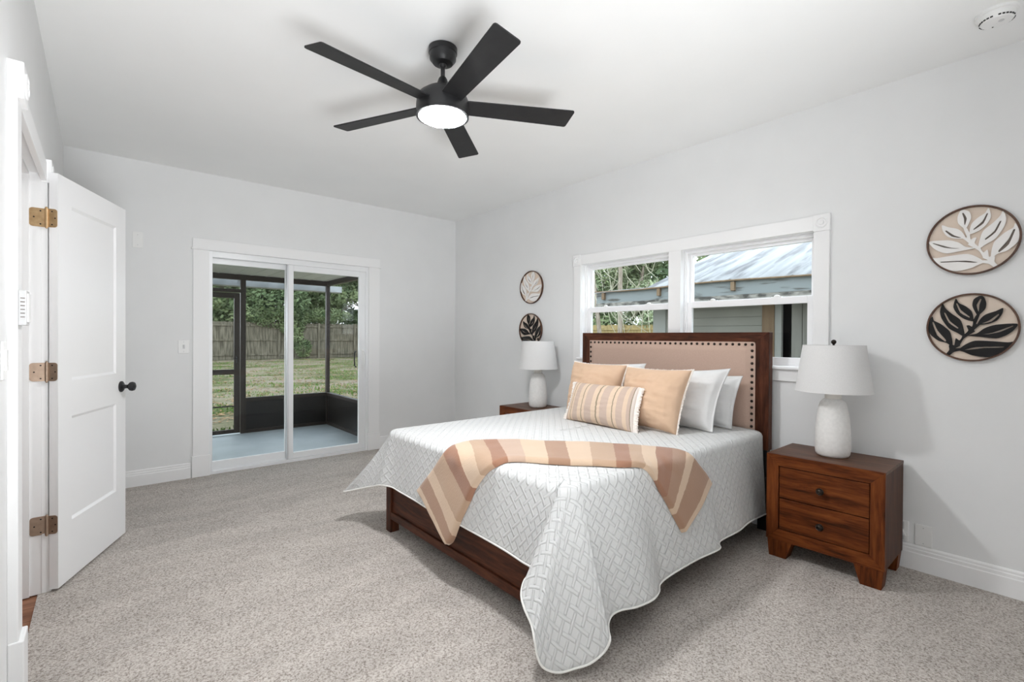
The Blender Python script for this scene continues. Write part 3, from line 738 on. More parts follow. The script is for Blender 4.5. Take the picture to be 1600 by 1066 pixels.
for xx in (1.9, 2.36, 2.85):
    b = B(); b.box(xx, xx + 0.035, 1.42, 1.455, 0.0, 0.345, 0.002); b.lathe([(0.022, 0), (0.018, 0.02)], (xx + 0.017, 1.437, 0), n=12); obj('support_leg', b, MT['dark_leg'], bed)
for xx in (1.9, 2.36, 2.85):
    b = B(); b.box(xx, xx + 0.035, 2.07, 2.105, 0.0, 0.345, 0.002); obj('support_leg', b, MT['dark_leg'], bed)

# mattress under the quilt
b = B(); b.box(1.475, 3.318, 1.330, 2.865, 0.362, 0.640, 0.045, 4)
mt = obj('mattress', b, MT['white_cotton'], smooth=True); tag(mt, 'thick white mattress lying on the bed slats beneath the quilt', 'mattress')

# ------------------------------------------------------------------ quilt
near = [(3.280,1.275,0.132),(2.947,1.235,0.176),(2.749,1.215,0.178),(2.548,1.225,0.171),(2.458,1.185,0.168),(2.251,1.195,0.172),(2.055,1.215,0.154),(1.968,1.225,0.133),(1.883,1.180,0.139),(1.784,1.150,0.152),(1.683,1.160,0.155),(1.623,1.185,0.155),(1.568,1.190,0.155),(1.514,1.170,0.154),(1.475,1.140,0.146),(1.458,1.120,0.128)]
corner = [(1.440,1.133,0.085),(1.386,1.154,0.055),(1.335,1.187,0.040),(1.285,1.221,0.030),(1.240,1.249,0.050),(1.219,1.263,0.090),(1.215,1.278,0.150),(1.228,1.310,0.190),(1.226,1.347,0.235),(1.245,1.386,0.265),(1.298,1.428,0.285),(1.360,1.446,0.306)]
footk = [(1.375,1.527,0.304),(1.380,1.689,0.312),(1.380,1.980,0.317),(1.380,2.146,0.318),(1.375,2.301,0.317),(1.380,2.459,0.321),(1.385,2.657,0.322),(1.380,2.760,0.328)]
fcorner = [(1.352,2.860,0.322),(1.352,2.960,0.292),(1.325,3.060,0.262),(1.285,3.120,0.243),(1.241,3.155,0.232),(1.250,3.190,0.224),(1.330,3.215,0.218),(1.430,3.200,0.218)]
fark = [(1.55,3.140,0.22),(1.75,3.060,0.20),(2.0,3.085,0.18),(2.25,3.030,0.20),(2.5,3.07,0.17),(2.8,3.02,0.19),(3.05,3.05,0.18),(3.280,2.985,0.16)]
def arc(cx, cy, r, a0, a1, n): return [(cx + r * math.cos(math.radians(a0 + (a1 - a0) * i / (n - 1))), cy + r * math.sin(math.radians(a0 + (a1 - a0) * i / (n - 1))), math.radians(a0 + (a1 - a0) * i / (n - 1))) for i in range(n)]
SY0, SY1, SX0 = 1.300, 2.915, 1.408
keys = []      # (hem, shoulder xy, outward normal angle, overhang)
for i, h in enumerate(near): keys.append((h, (max(h[0], 1.50 + 0.001 * (15 - i)), SY0), -math.pi / 2, 0.50))
for i, (x, y, a) in enumerate(arc(1.488, 1.380, 0.08, -98, -172, len(corner))):
    t = i / (len(corner) - 1); keys.append((corner[i], (x, y), a, 0.50 + (0.34 - 0.50) * t + 0.12 * math.sin(math.pi * t)))
for h in footk: keys.append((h, (SX0, max(1.47, min(2.80, h[1] if h[1] > 1.53 else 1.50))), math.pi, 0.34))
for i, (x, y, a) in enumerate(arc(1.488, 2.835, 0.08, 180, 92, len(fcorner))):
    t = i / (len(fcorner) - 1); keys.append((fcorner[i], (x, y), a, 0.34 + 0.12 * t + 0.12 * math.sin(math.pi * t)))
for h in fark: keys.append((h, (max(h[0], 1.52), SY1), math.pi / 2, 0.48))
def catmull(P, t):
    i = int(min(max(math.floor(t), 0), len(P) - 2)); f = t - i
    p = [np.array(P[min(max(i + k, 0), len(P) - 1)], float) for k in (-1, 0, 1, 2)]
    return 0.5 * (2 * p[1] + (p[2] - p[0]) * f + (2 * p[0] - 5 * p[1] + 4 * p[2] - p[3]) * f * f + (3 * p[1] - p[0] - 3 * p[2] + p[3]) * f ** 3)
rows = [(*k[0], k[1][0], k[1][1], math.cos(k[2]) * k[3], math.sin(k[2]) * k[3]) for k in keys]
SUB = 9
NP = (len(rows) - 1) * SUB + 1
bm = bmesh.new(); uvl = bm.loops.layers.uv.new('UVMap')
ND, NT = 26, 22
QZ = 0.636
cols = []; uvs = []
for i in range(NP):
    hx, hy, hz, sx_, sy_, ox, oy = catmull(rows, i / SUB)
    s3 = np.array([sx_, sy_, QZ]); h3 = np.array([hx, hy, hz])
    L = math.hypot(ox, oy); on = np.array([ox, oy]) / max(L, 1e-6)
    col = []; uvc = []
    # top part: from axis to edge
    ax_x = 3.28 if sx_ > 3.279 else (sx_ - 1.40) / (3.28 - 1.40) * (3.28 - 2.15) + 2.15
    axp = np.array([ax_x, 2.10])
    for j in range(NT):
        t = (j / NT); t = 1 - (1 - t) ** 1.5
        p = axp + (np.array([sx_, sy_]) - on * 0.055 - axp) * t
        d_edge = min(p[1] - SY0, SY1 - p[1], p[0] - SX0)
        z = 0.668 + 0.014 * min(1, d_edge / 0.5) + 0.0022 * noise.noise(Vector((p[0] * 3, p[1] * 3, 1.7)))
        col.append((p[0], p[1], z)); uvc.append((p[0], p[1]))
    for k, (o_, z_) in enumerate(((-0.040, 0.667), (-0.022, 0.662), (-0.008, 0.653))):
        p = np.array([sx_, sy_]) + on * o_; col.append((p[0], p[1], z_)); uvc.append(tuple(p))
    for j in range(ND + 1):
        t = j / ND
        xy = s3[:2] + (h3[:2] - s3[:2]) * (t ** 1.12)
        z = s3[2] + (h3[2] - s3[2]) * t
        w_ = 0.004 * math.sin(t * math.pi) * noise.noise(Vector((xy[0] * 6, xy[1] * 6, z * 4)))
        xy = xy + on * w_
        col.append((xy[0], xy[1], z))
        p = s3[:2] + on * (L * t); uvc.append(tuple(p))
    cols.append(col); uvs.append(uvc)
V = [[bm.verts.new(p) for p in c] for c in cols]
for i in range(NP - 1):
    for j in range(len(V[0]) - 1):
        f = bm.faces.new((V[i][j], V[i][j+1], V[i+1][j+1], V[i+1][j]))
        for lp, (a, c) in zip(f.loops, ((i, j), (i, j+1), (i+1, j+1), (i+1, j))): lp[uvl].uv = uvs[a][c]
hem = [tuple(c[-1]) for c in cols]; head_edge = [cols[0], cols[-1]]
# stitch the two halves of the centre line together
bmesh.ops.remove_doubles(bm, verts=bm.verts, dist=0.0008)
bmesh.ops.recalc_face_normals(bm, faces=bm.faces)
up = sum(f.normal.z * f.calc_area() for f in bm.faces)
if up < 0: bmesh.ops.reverse_faces(bm, faces=bm.faces)
quilt = obj('quilt', bm, MT['quilt'], smooth=True, loc=(2.3, 2.1, 0.03), angle=180)
tag(quilt, 'white quilted coverlet with a woven bar pattern hanging over the bed', 'quilt')
sm = quilt.modifiers.new('thickness', 'SOLIDIFY'); sm.thickness = 0.006; sm.offset = -1
b = B(); b.tube(hem, 0.0045, 6)
obj('binding', b, MT['binding'], quilt, smooth=True)
# ------------------------------------------------------------------ folded throw laid across the bed
TR = [
[(1.386,2.441,.386),(1.378,2.336,.338),(1.374,2.250,.287),(1.371,2.165,.238),(1.370,2.083,.192)],
[(1.393,2.354,.472),(1.387,2.266,.413),(1.383,2.186,.357),(1.378,2.110,.292),(1.374,2.040,.230)],
[(1.402,2.280,.550),(1.397,2.203,.494),(1.392,2.129,.440),(1.387,2.057,.389),(1.382,1.989,.340)],
[(1.411,2.198,.643),(1.405,2.123,.594),(1.402,2.054,.547),(1.397,1.986,.502),(1.392,1.921,.459)],
[(1.479,2.206,.670),(1.415,2.057,.650),(1.406,1.993,.610),(1.403,1.937,.569),(1.399,1.884,.530)],
[(1.594,2.216,.673),(1.506,2.055,.670),(1.438,1.924,.664),(1.411,1.853,.643),(1.407,1.813,.614)],
[(1.661,2.172,.675),(1.583,2.041,.672),(1.513,1.923,.670),(1.451,1.820,.667),(1.419,1.755,.655)],
[(1.714,2.121,.677),(1.647,2.013,.674),(1.586,1.915,.672),(1.528,1.822,.671),(1.474,1.736,.671)],
[(1.806,2.032,.679),(1.730,1.934,.676),(1.661,1.844,.674),(1.595,1.758,.673),(1.534,1.679,.672)],
[(1.883,1.914,.681),(1.801,1.822,.678),(1.726,1.737,.676),(1.655,1.657,.675),(1.589,1.584,.674)],
[(1.964,1.818,.683),(1.876,1.728,.680),(1.798,1.646,.677),(1.724,1.570,.675),(1.656,1.500,.673)],
[(2.070,1.724,.681),(1.976,1.639,.678),(1.892,1.564,.675),(1.814,1.495,.672),(1.740,1.429,.671)],
[(2.156,1.614,.677),(2.062,1.539,.674),(1.976,1.469,.672),(1.897,1.405,.670),(1.825,1.347,.668)],
[(2.237,1.526,.674),(2.141,1.458,.671),(2.051,1.394,.670),(1.973,1.339,.667),(1.932,1.309,.654)],
[(2.278,1.464,.672),(2.139,1.378,.669),(2.041,1.318,.660),(2.008,1.300,.633),(1.996,1.296,.600)],
[(2.325,1.415,.670),(2.149,1.320,.661),(2.094,1.298,.622),(2.064,1.291,.577),(2.036,1.285,.533)],
[(2.352,1.363,.669),(2.214,1.300,.634),(2.169,1.290,.578),(2.123,1.281,.524),(2.080,1.274,.470)],
[(2.373,1.308,.652),(2.296,1.291,.591),(2.229,1.279,.530),(2.166,1.270,.473),(2.108,1.263,.417)],
[(2.437,1.291,.587),(2.360,1.278,.532),(2.290,1.267,.478),(2.206,1.258,.426),(2.131,1.252,.374)],
[(2.497,1.282,.529),(2.405,1.266,.480),(2.328,1.256,.430),(2.233,1.247,.384),(2.150,1.242,.337)],
[(2.541,1.278,.476),(2.432,1.256,.438),(2.350,1.247,.394),(2.250,1.239,.355),(2.163,1.236,.314)]]
CR, TN, RB, BR = (0.64, 0.475, 0.34), (0.48, 0.325, 0.22), (0.34, 0.175, 0.11), (0.39, 0.235, 0.155)
bands = [(0, CR), (.5, BR), (1.3, CR), (2.0, TN), (3.0, RB), (4.0, CR), (4.85, TN), (5.9, RB), (7.0, (0.52, 0.37, 0.28)), (8.0, CR), (9.0, BR), (10.0, CR), (10.9, TN), (11.85, RB), (12.5, TN),
         (13.1, CR), (14.2, RB), (15.5, BR), (16.6, CR), (17.2, BR), (19.2, CR)]
MT['throw'] = stripes('striped_throw', [(p / 20.0, c) for p, c in bands], 0, 1.0, 0.8, 0.35, 120)
MT['throw'].node_tree.nodes['Principled BSDF'].inputs['Sheen Weight'].default_value = 0.35
SU, SV = 8, 24
def bez(P, t): return catmull(P, t)
G = []
for i in range((len(TR) - 1) * SU + 1):
    u = i / SU
    ctrl = [catmull([r_[k] for r_ in TR], u) for k in range(5)]
    G.append([catmull(ctrl, 4 * j / SV) for j in range(SV + 1)])
G = np.array(G)
# surface normals from the sheet itself
du = np.gradient(G, axis=0); dv = np.gradient(G, axis=1)
Nn = np.cross(du, dv); Nn /= np.linalg.norm(Nn, axis=2, keepdims=True) + 1e-9
ctr = np.array([2.4, 2.1, 0.3]); sgn = np.sign(np.sum(Nn * (G - ctr), axis=2, keepdims=True)); sgn[sgn == 0] = 1; Nn *= sgn
bm = bmesh.new(); uvl = bm.loops.layers.uv.new('UVMap')
top = []; bot = []
nI, nJ = G.shape[:2]
for i in range(nI):
    a, c = [], []
    for j in range(nJ):
        v = j / SV
        th = 0.012 + 0.014 * v
        r_ = min(1, (1 - v) / 0.085, v / 0.05 + 0.05, (i / (nI - 1)) / 0.012 + 0.15, (1 - i / (nI - 1)) / 0.012 + 0.15)
        th *= math.sqrt(max(0.0, 1 - (1 - r_) ** 2)) if r_ < 1 else 1
        p = G[i, j]; wv = 0.0025 * noise.noise(Vector((p[0] * 9, p[1] * 9, p[2] * 9)))
        a.append(bm.verts.new(p + Nn[i, j] * (0.0045 + th + wv * min(1, th / 0.01)))); c.append(bm.verts.new(p + Nn[i, j] * 0.0035))
    top.append(a); bot.append(c)
def face(vs, uv_):
    f = bm.faces.new(vs)
    for lp, w in zip(f.loops, uv_): lp[uvl].uv = w
U = lambda i, j: (i / (nI - 1), j / SV * 0.35)
for i in range(nI - 1):
    for j in range(nJ - 1):
        q = ((i, j), (i, j+1), (i+1, j+1), (i+1, j))
        face([top[a][c] for a, c in q], [U(*k) for k in q]); face([bot[a][c] for a, c in q[::-1]], [U(*k) for k in q[::-1]])
    for j in (0, nJ - 1): face([top[i][j], top[i+1][j], bot[i+1][j], bot[i][j]], [U(i, j), U(i+1, j), U(i+1, j), U(i, j)])
for j in range(nJ - 1):
    for i in (0, nI - 1): face([top[i][j], top[i][j+1], bot[i][j+1], bot[i][j]], [U(i, j)] * 4)
bmesh.ops.recalc_face_normals(bm, faces=bm.faces)
tag(obj('throw_blanket', bm, MT['throw'], smooth=True, angle=60), 'folded tan and cream striped throw draped across the foot of the bed', 'throw blanket')

# ------------------------------------------------------------------ pillows
def pillow(name, label, group, m, BL, BR_, TL, TR_, thick, conc=0.05, flange=0.0, seed=0, wr=0.004, n=44, pw=0.42, fold=0):
    """corners in world metres seen from the foot: BL/TL are the far (larger y) side"""
    BL, BR_, TL, TR_ = map(Vector, (BL, BR_, TL, TR_))
    t = thing(name, label, 'pillow', tuple((BL + BR_) / 2), group)
    nrm = (BR_ - BL).cross(TL - BL).normalized()
    if nrm.x > 0: nrm = -nrm
    bm = bmesh.new(); uvl = bm.loops.layers.uv.new('UVMap')
    def P(u, v, side):
        uu = u * (1 - conc * (1 - v * v)); vv = v * (1 - conc * (1 - u * u))
        a = (uu + 1) / 2; c = (vv + 1) / 2
        base = BL * (1 - a) * (1 - c) + BR_ * a * (1 - c) + TL * (1 - a) * c + TR_ * a * c
        k = 1 - flange; fu = min(1, abs(u) / k); fv = min(1, abs(v) / k)
        h = thick * max(0.0, (1 - fu ** 2.2) * (1 - fv ** 2.2)) ** pw
        h += 0.0025 if flange else 0.001
        env = max(0, (1 - u * u)) ** 0.5 * max(0, (1 - v * v)) ** 0.5
        w = wr * env * (noise.noise(Vector((u * 3 + seed, v * 9, seed * 1.7))) * 1.2 + 0.7 * noise.noise(Vector((u * 9, v * 3 + seed, 5.1))))
        return base + nrm * (side * (h * (0.62 if side > 0 else 0.38)) + side * w), base
    gr = {}
    for side in (1, -1):
        for i in range(n + 1):
            for j in range(n + 1):
                u = math.sin((i / n - .5) * math.pi) ; v = math.sin((j / n - .5) * math.pi)
                u = 0.5 * u + 0.5 * (2 * i / n - 1); v = 0.5 * v + 0.5 * (2 * j / n - 1)
                edge = i in (0, n) or j in (0, n)
                if edge and side == -1: gr[side, i, j] = gr[1, i, j]; continue
                p, b0 = P(u, v, side)
                gr[side, i, j] = bm.verts.new(b0 if edge else p)
    border = []
    for side in (1, -1):
        for i in range(n):
            for j in range(n):
                q = ((i, j), (i+1, j), (i+1, j+1), (i, j+1))
                if side == -1: q = q[::-1]
                f = bm.faces.new([gr[side, a, c] for a, c in q])
                for lp, (a, c) in zip(f.loops, q): lp[uvl].uv = (a / n, c / n)
    for k in range(n): border.append(gr[1, k, 0].co.copy())
    for k in range(n): border.append(gr[1, n, k].co.copy())
    for k in range(n): border.append(gr[1, n - k, n].co.copy())
    for k in range(n): border.append(gr[1, 0, n - k].co.copy())
    bmesh.ops.recalc_face_normals(bm, faces=bm.faces)
    c_ = obj('cover', bm, m, t, smooth=True, angle=180)
    return t, c_, border, nrm

ZQ = 0.676
def piping(t, border, m, r, jitter=0.0, name='piping'):
    rnd = random.Random(3); pts = []
    for i, p in enumerate(border):
        pts.append(p)
    b = B(); b.tube(pts, r, 7, closed=True)
    if jitter:
        cen = sum(border, Vector()) / len(border); N = len(border)
        for i in range(N):
            for q in range(3):
                p = border[i].lerp(border[(i + 1) % N], q / 3); d = (p - cen).normalized()
                e = p + d * (jitter * rnd.uniform(0.7, 1.15)) + Vector((rnd.uniform(-1, 1), rnd.uniform(-1, 1), rnd.uniform(-1, 1))) * 0.002
                b.tube([p, e], 0.0022, 4)
    obj(name, b, m, t, smooth=True)

# back pillows and shams first
pillow('pillow', 'plain white pillow propped on the headboard, furthest back at the near side', 'white pillows', MT['white_cotton'],
       (3.14, 2.06, ZQ), (3.13, 1.432, ZQ), (3.235, 2.05, 1.015), (3.225, 1.405, 1.025), 0.15, 0.06, 0.10, 3, 0.010)
t, c_, bd, nr = pillow('pillow', 'white pillow with a flanged edge right behind the larger peach pillow', 'white pillows', MT['white_cotton'],
       (2.93, 2.09, ZQ), (2.925, 1.458, ZQ), (3.055, 2.07, 1.045), (3.045, 1.402, 1.082), 0.18, 0.085, 0.05, 8, 0.010)
t, c_, bd, nr = pillow('pillow', 'pale pillow mostly hidden behind the two peach pillows, its top edge showing', 'white pillows', MT['white_cotton'],
       (2.95, 2.74, ZQ), (2.94, 2.12, ZQ), (3.06, 2.70, 1.06), (3.05, 2.03, 1.085), 0.17, 0.05, 0.05, 12, 0.010)
t, c_, bd, nr = pillow('pillow', 'square peach pillow on the far side, the striped pillow leaning on it', 'peach pillows', MT['peach'],
       (2.735, 2.530, ZQ + .004), (2.735, 2.06, ZQ + .004), (2.885, 2.585, 1.080), (2.885, 2.075, 1.075), 0.20, 0.08, 0.0, 21, 0.014)
piping(t, bd, MT['fringe'], 0.005, 0.011, 'fringe')
t, c_, bd, nr = pillow('pillow', 'square peach pillow in front of the white ones on the near side', 'peach pillows', MT['peach'],
       (2.700, 2.00, ZQ + .004), (2.685, 1.568, ZQ - .002), (2.840, 2.045, 1.068), (2.830, 1.545, 1.070), 0.21, 0.08, 0.0, 33, 0.014)
piping(t, bd, MT['fringe'], 0.005, 0.011, 'fringe')
# striped lumbar
a1, a2, a3 = (0.68, 0.53, 0.40), (0.54, 0.42, 0.35), (0.30, 0.25, 0.18)
st = [(0.0, a1), (0.045, a2), (0.10, a1)]
x = 0.10
for k in range(5):
    x0 = 0.10 + k * 0.165
    st += [(x0 + 0.028, a3), (x0 + 0.038, a1), (x0 + 0.068, a2), (x0 + 0.137, a1)]
st = [(0.0, a1), (0.03, a2), (0.09, a1)]
for k in range(4):
    x0 = 0.15 + k * 0.19
    st += [(x0, a3), (x0 + 0.014, a1), (x0 + 0.05, a2), (x0 + 0.135, a1)]
st += [(0.91, a2), (0.955, a3), (0.968, (0.80, 0.72, 0.66))]
MT['lumbar'] = stripes('striped_lumbar', st, 0, 1.0, 0.9, 0.4, 60)
t, c_, bd, nr = pillow('pillow', 'small oblong tan striped pillow with fringed ends, frontmost on the bed', None, MT['lumbar'],
       (2.560, 2.375, ZQ + .002), (2.525, 1.768, ZQ), (2.655, 2.362, 0.945), (2.632, 1.795, 0.955), 0.14, 0.055, 0.0, 44, 0.004)
rnd = random.Random(9)
n_ = 44
for nm, seg, sg in (('fringe', bd[n_:2 * n_], -1), ('fringe', bd[3 * n_:], 1)):
    b = B()
    for i in range(len(seg) - 1):
        for q in range(4):
            p = seg[i].lerp(seg[i + 1], q / 4)
            ln = rnd.uniform(0.020, 0.034)
            e = p + Vector((rnd.uniform(-.004, .004), sg * ln, rnd.uniform(-.006, .002)))
            b.tube([p - Vector((0, sg * 0.006, 0)), p.lerp(e, .5) + Vector((0, 0, -.001)), e], 0.0026, 5)
    b.tube(seg, 0.0045, 6)
    obj(nm, b, MT['fringe'], t, smooth=True)

# ------------------------------------------------------------------ nightstands
ns = thing('nightstand', 'dark walnut two-drawer nightstand in front of the outlet, whole front in view', 'nightstand', (3.185, 0.876, 0.0), 'nightstands either side of the bed')
x0, x1, y0, y1, zb, zt = 2.985, 3.385, 0.594, 1.159, 0.100, 0.600
b = B(); b.box(x0 + 0.014, x1, y0 + 0.001, y0 + 0.019, zb, zt - 0.016, 0.001); b.box(x0 + 0.014, x1, y1 - 0.019, y1 - 0.001, zb, zt - 0.016, 0.001)
b.box(x1 - 0.010, x1 - 0.002, y0 + 0.019, y1 - 0.019, zb, zt - 0.016); b.box(x0 + 0.03, x1 - 0.01, y0 + 0.019, y1 - 0.019, zb + 0.002, zb + 0.016)
b.box(x0 + 0.045, x1 - 0.01, y0 + 0.019, y1 - 0.019, 0.344, 0.350)
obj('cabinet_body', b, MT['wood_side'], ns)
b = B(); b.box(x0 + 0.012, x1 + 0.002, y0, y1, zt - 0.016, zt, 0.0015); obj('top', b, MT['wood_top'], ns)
iy0, iy1, iz0, iz1 = 0.657, 1.094, 0.166, 0.534
def mitre(pts, m, nm):
    b = B(); b.prism(pts, x0, x0 + 0.022, 'x', 0.0012); return obj(nm, b, m, ns)
mitre([(y0, zt - .0005), (y1, zt - .0005), (iy1, iz1), (iy0, iz1)], MT['wood_y'], 'front_frame')
mitre([(y0, zb), (y1, zb), (iy1, iz0), (iy0, iz0)], MT['wood_y'], 'front_frame')
mitre([(y0, zb), (y0, zt - .0005), (iy0, iz1), (iy0, iz0)], MT['wood_z'], 'front_frame')
mitre([(y1, zb), (y1, zt - .0005), (iy1, iz1), (iy1, iz0)], MT['wood_z'], 'front_frame')
for z0_, z1_, zk in ((0.3515, 0.530, 0.441), (0.1695, 0.3465, 0.247)):
    b = B(); b.box(x0 + 0.005, x0 + 0.024, iy0 + 0.004, iy1 - 0.004, z0_, z1_, 0.002); b.box(x0 + 0.024, x1 - 0.03, iy0 + 0.012, iy1 - 0.012, z0_ + 0.006, z1_ - 0.03)
    dr = obj('drawer', b, MT['wood_y'], ns)
    b = B(); b.lathe([(0.006, 0.005), (0.006, -0.012), (0.012, -0.015), (0.0185, -0.020), (0.0195, -0.025), (0.016, -0.030), (0.012, -0.029), (0.009, -0.032), (0.0005, -0.034)], (x0, 0.876, zk), 'x', 24, cap=False)
    obj('knob', b, MT['bronze'], dr, smooth=True)
for xs in ((x0 + 0.006, x0 + 0.085), (x1 - 0.075, x1 - 0.004)):
    for sg in (0, 1):
        pts = [(y0 + 0.004, zb + .001), (y0 + 0.135, zb + .001), (y0 + 0.105, 0), (y0 + 0.014, 0)]
        if sg: pts = [(y0 + y1 - p[0], p[1]) for p in pts]
        b = B(); b.prism(pts, xs[0], xs[1], 'x', 0.002); obj('foot', b, MT['wood_z'], ns)
dup(ns, (3.185, 0.876 + 2.502, 0.0), 'dark walnut nightstand in the corner, largely hidden behind the bed')

# ------------------------------------------------------------------ table lamps
def make_lamp(lx, ly, lz, label):
    lp = thing('table_lamp', label, 'lamp', (lx, ly, lz), 'white ceramic lamps on the nightstands')
    b = B(); b.lathe([(0.066, 0.0), (0.076, 0.004), (0.084, 0.016), (0.0885, 0.045), (0.0885, 0.10), (0.085, 0.17), (0.078, 0.24), (0.070, 0.285), (0.062, 0.310), (0.050, 0.325), (0.042, 0.330)], (lx, ly, lz), n=48)
    obj('lamp_base', b, MT['ceramic'], lp, smooth=True)
    b = B(); b.lathe([(0.040, 0.329), (0.041, 0.350), (0.036, 0.362), (0.016, 0.368), (0.016, 0.42), (0.012, 0.43)], (lx, ly, lz), n=28)
    obj('neck', b, MT['neck'], lp, smooth=True)
    b = B(); b.lathe([(0.190, 0.371), (0.153, 0.637), (0.1512, 0.637), (0.1882, 0.371)], (lx, ly, lz), n=64, cap=False)
    bm = b.bm; vs = list(bm.verts); n = 64
    for i in range(n): bm.faces.new((vs[i], vs[(i+1) % n], vs[3*n + (i+1) % n], vs[3*n + i]))
    bmesh.ops.recalc_face_normals(bm, faces=bm.faces)
    sh = obj('lamp_shade', b, MT['shade'], lp, smooth=True)
    for r_, z_ in ((0.1898, 0.3715), (0.1530, 0.6365)):
        b = B(); b.tube([(lx + r_ * math.cos(2 * math.pi * k / 48), ly + r_ * math.sin(2 * math.pi * k / 48), lz + z_) for k in range(48)], 0.0016, 6, closed=True)
        obj('rim', b, MT['shade'], sh, smooth=True)
    b = B()
    pts = []
    for k in range(17):
        a = math.pi * k / 16; pts.append((lx, ly - 0.055 * math.cos(a) , lz + 0.43 + 0.20 * math.sin(a) ** 0.8))
    b.tube(pts, 0.002, 6)
    for k in range(3):
        a = 2 * math.pi * k / 3; b.tube([(lx, ly, lz + 0.630), (lx + 0.152 * math.cos(a), ly + 0.152 * math.sin(a), lz + 0.630)], 0.002, 6)
    b.lathe([(0.02, 0.628), (0.02, 0.632)], (lx, ly, lz), n=16)
    obj('harp', b, MT['bronze'], lp, smooth=True)
    b = B(); b.lathe([(0.006, 0.63), (0.006, 0.643), (0.010, 0.646)], (lx, ly, lz), n=12); b.ball((lx, ly, lz + 0.656), 0.0135, seg=18)
    obj('finial', b, MT['bronze'], lp, smooth=True)
    return lp
lamp = make_lamp(3.200, 0.884, 0.600, 'white ceramic lamp with white shade on the near nightstand')
dup(lamp, (3.205, 3.345, 0.600), 'white ceramic lamp with white shade below the small plaques in the corner')

# ------------------------------------------------------------------ round leaf plaques
LEAF = {
'l1':[(-0.42,-0.56),(-0.54,-0.46),(-0.73,-0.39),(-0.92,-0.18),(-0.96,0.08),(-0.87,0.34),(-0.83,0.22),(-0.67,0.11),(-0.47,-0.11),(-0.42,-0.3),(-0.40,-0.48)],
'v1':[(-0.87,0.15),(-0.83,0.16),(-0.74,-0.09),(-0.55,-0.37),(-0.57,-0.42),(-0.75,-0.23)],
'l2':[(-0.14,-0.27),(-0.3,-0.16),(-0.49,-0.02),(-0.65,0.27),(-0.69,0.5),(-0.63,0.73),(-0.57,0.59),(-0.43,0.42),(-0.24,0.23),(-0.17,0.0)],
'v2':[(-0.6,0.44),(-0.56,0.43),(-0.46,0.19),(-0.28,0.0),(-0.3,-0.03),(-0.49,0.15)],
'l3':[(0.03,0.18),(-0.15,0.25),(-0.3,0.4),(-0.39,0.61),(-0.34,0.86),(-0.27,0.73),(-0.12,0.62),(-0.0,0.48),(0.04,0.32)],
'v3':[(-0.33,0.7),(-0.3,0.71),(-0.22,0.51),(-0.04,0.32),(-0.05,0.29),(-0.24,0.44)],
'l4':[(0.14,0.34),(0.08,0.45),(0.02,0.64),(0.05,0.82),(0.17,0.91),(0.25,0.89),(0.31,0.71),(0.29,0.53),(0.19,0.39)],
'v4':[(0.14,0.48),(0.11,0.65),(0.18,0.82),(0.21,0.81),(0.17,0.65),(0.16,0.47)],
'l5':[(0.14,0.08),(0.21,0.27),(0.32,0.38),(0.51,0.46),(0.65,0.54),(0.63,0.37),(0.53,0.19),(0.36,0.1)],
'v5':[(0.22,0.11),(0.37,0.19),(0.55,0.37),(0.57,0.34),(0.43,0.17),(0.28,0.11)],
'l6':[(-0.08,-0.24),(0.12,-0.18),(0.28,-0.03),(0.51,0.07),(0.93,0.09),(0.87,-0.08),(0.72,-0.23),(0.52,-0.32),(0.2,-0.28)],
'v6':[(0.25,-0.2),(0.44,-0.16),(0.83,0.03),(0.84,0.01),(0.59,-0.14),(0.37,-0.2)],
'l7':[(-0.26,-0.66),(-0.11,-0.5),(0.09,-0.39),(0.44,-0.4),(0.75,-0.43),(0.86,-0.42),(0.72,-0.64),(0.38,-0.86),(0.04,-0.82),(-0.14,-0.73)],
'v7':[(-0.13,-0.66),(0.12,-0.58),(0.65,-0.55),(0.65,-0.58),(0.28,-0.6),(-0.04,-0.66)],
'stem':[(-0.54,-0.8),(-0.47,-0.67),(-0.48,-0.54),(-0.42,-0.50),(-0.36,-0.53),(-0.33,-0.32),(-0.25,-0.39),(-0.20,-0.30),(-0.17,-0.18),(-0.14,-0.20),(-0.06,-0.09),(-0.1,0.05),(-0.04,0.06),(0.02,0.02),(0.04,0.16),(0.01,0.26),(0.05,0.23),(0.11,0.37),(0.18,0.38),(0.13,0.2),(0.1,0.09),(0.18,0.13),(0.21,0.10),(0.15,0.03),(0.06,-0.08),(0.08,-0.12),(-0.05,-0.23),(-0.16,-0.34),(-0.23,-0.50),(-0.24,-0.55),(-0.34,-0.62),(-0.18,-0.61),(-0.18,-0.67),(-0.36,-0.73),(-0.47,-0.84)]}
def sm_loop(P, n=4, k=0.8):
    out = []; N = len(P)
    for i in range(N):
        p0, p1, p2, p3 = (np.array(P[(i + q) % N]) for q in (-1, 0, 1, 2))
        for s_ in range(n):
            t = s_ / n; m1 = (p2 - p0) / 2 * k; m2 = (p3 - p1) / 2 * k
            out.append(tuple((2*t**3 - 3*t*t + 1) * p1 + (t**3 - 2*t*t + t) * m1 + (-2*t**3 + 3*t*t) * p2 + (t**3 - t*t) * m2))
    return out
def fill_plate(loops, X, thick, cy, cz, R, mir):
    bm = bmesh.new(); es = []
    for lp in loops:
        vs = [bm.verts.new((X, cy - mir * p[0] * R, cz + p[1] * R)) for p in lp]
        for i in range(len(vs)): es.append(bm.edges.new((vs[i], vs[(i + 1) % len(vs)])))
    bmesh.ops.triangle_fill(bm, use_beauty=True, use_dissolve=False, edges=es)
    g = bmesh.ops.extrude_face_region(bm, geom=bm.faces[:])
    for v in g['geom']:
        if isinstance(v, bmesh.types.BMVert): v.co.x -= thick
    bmesh.ops.recalc_face_normals(bm, faces=bm.faces)
    return bm
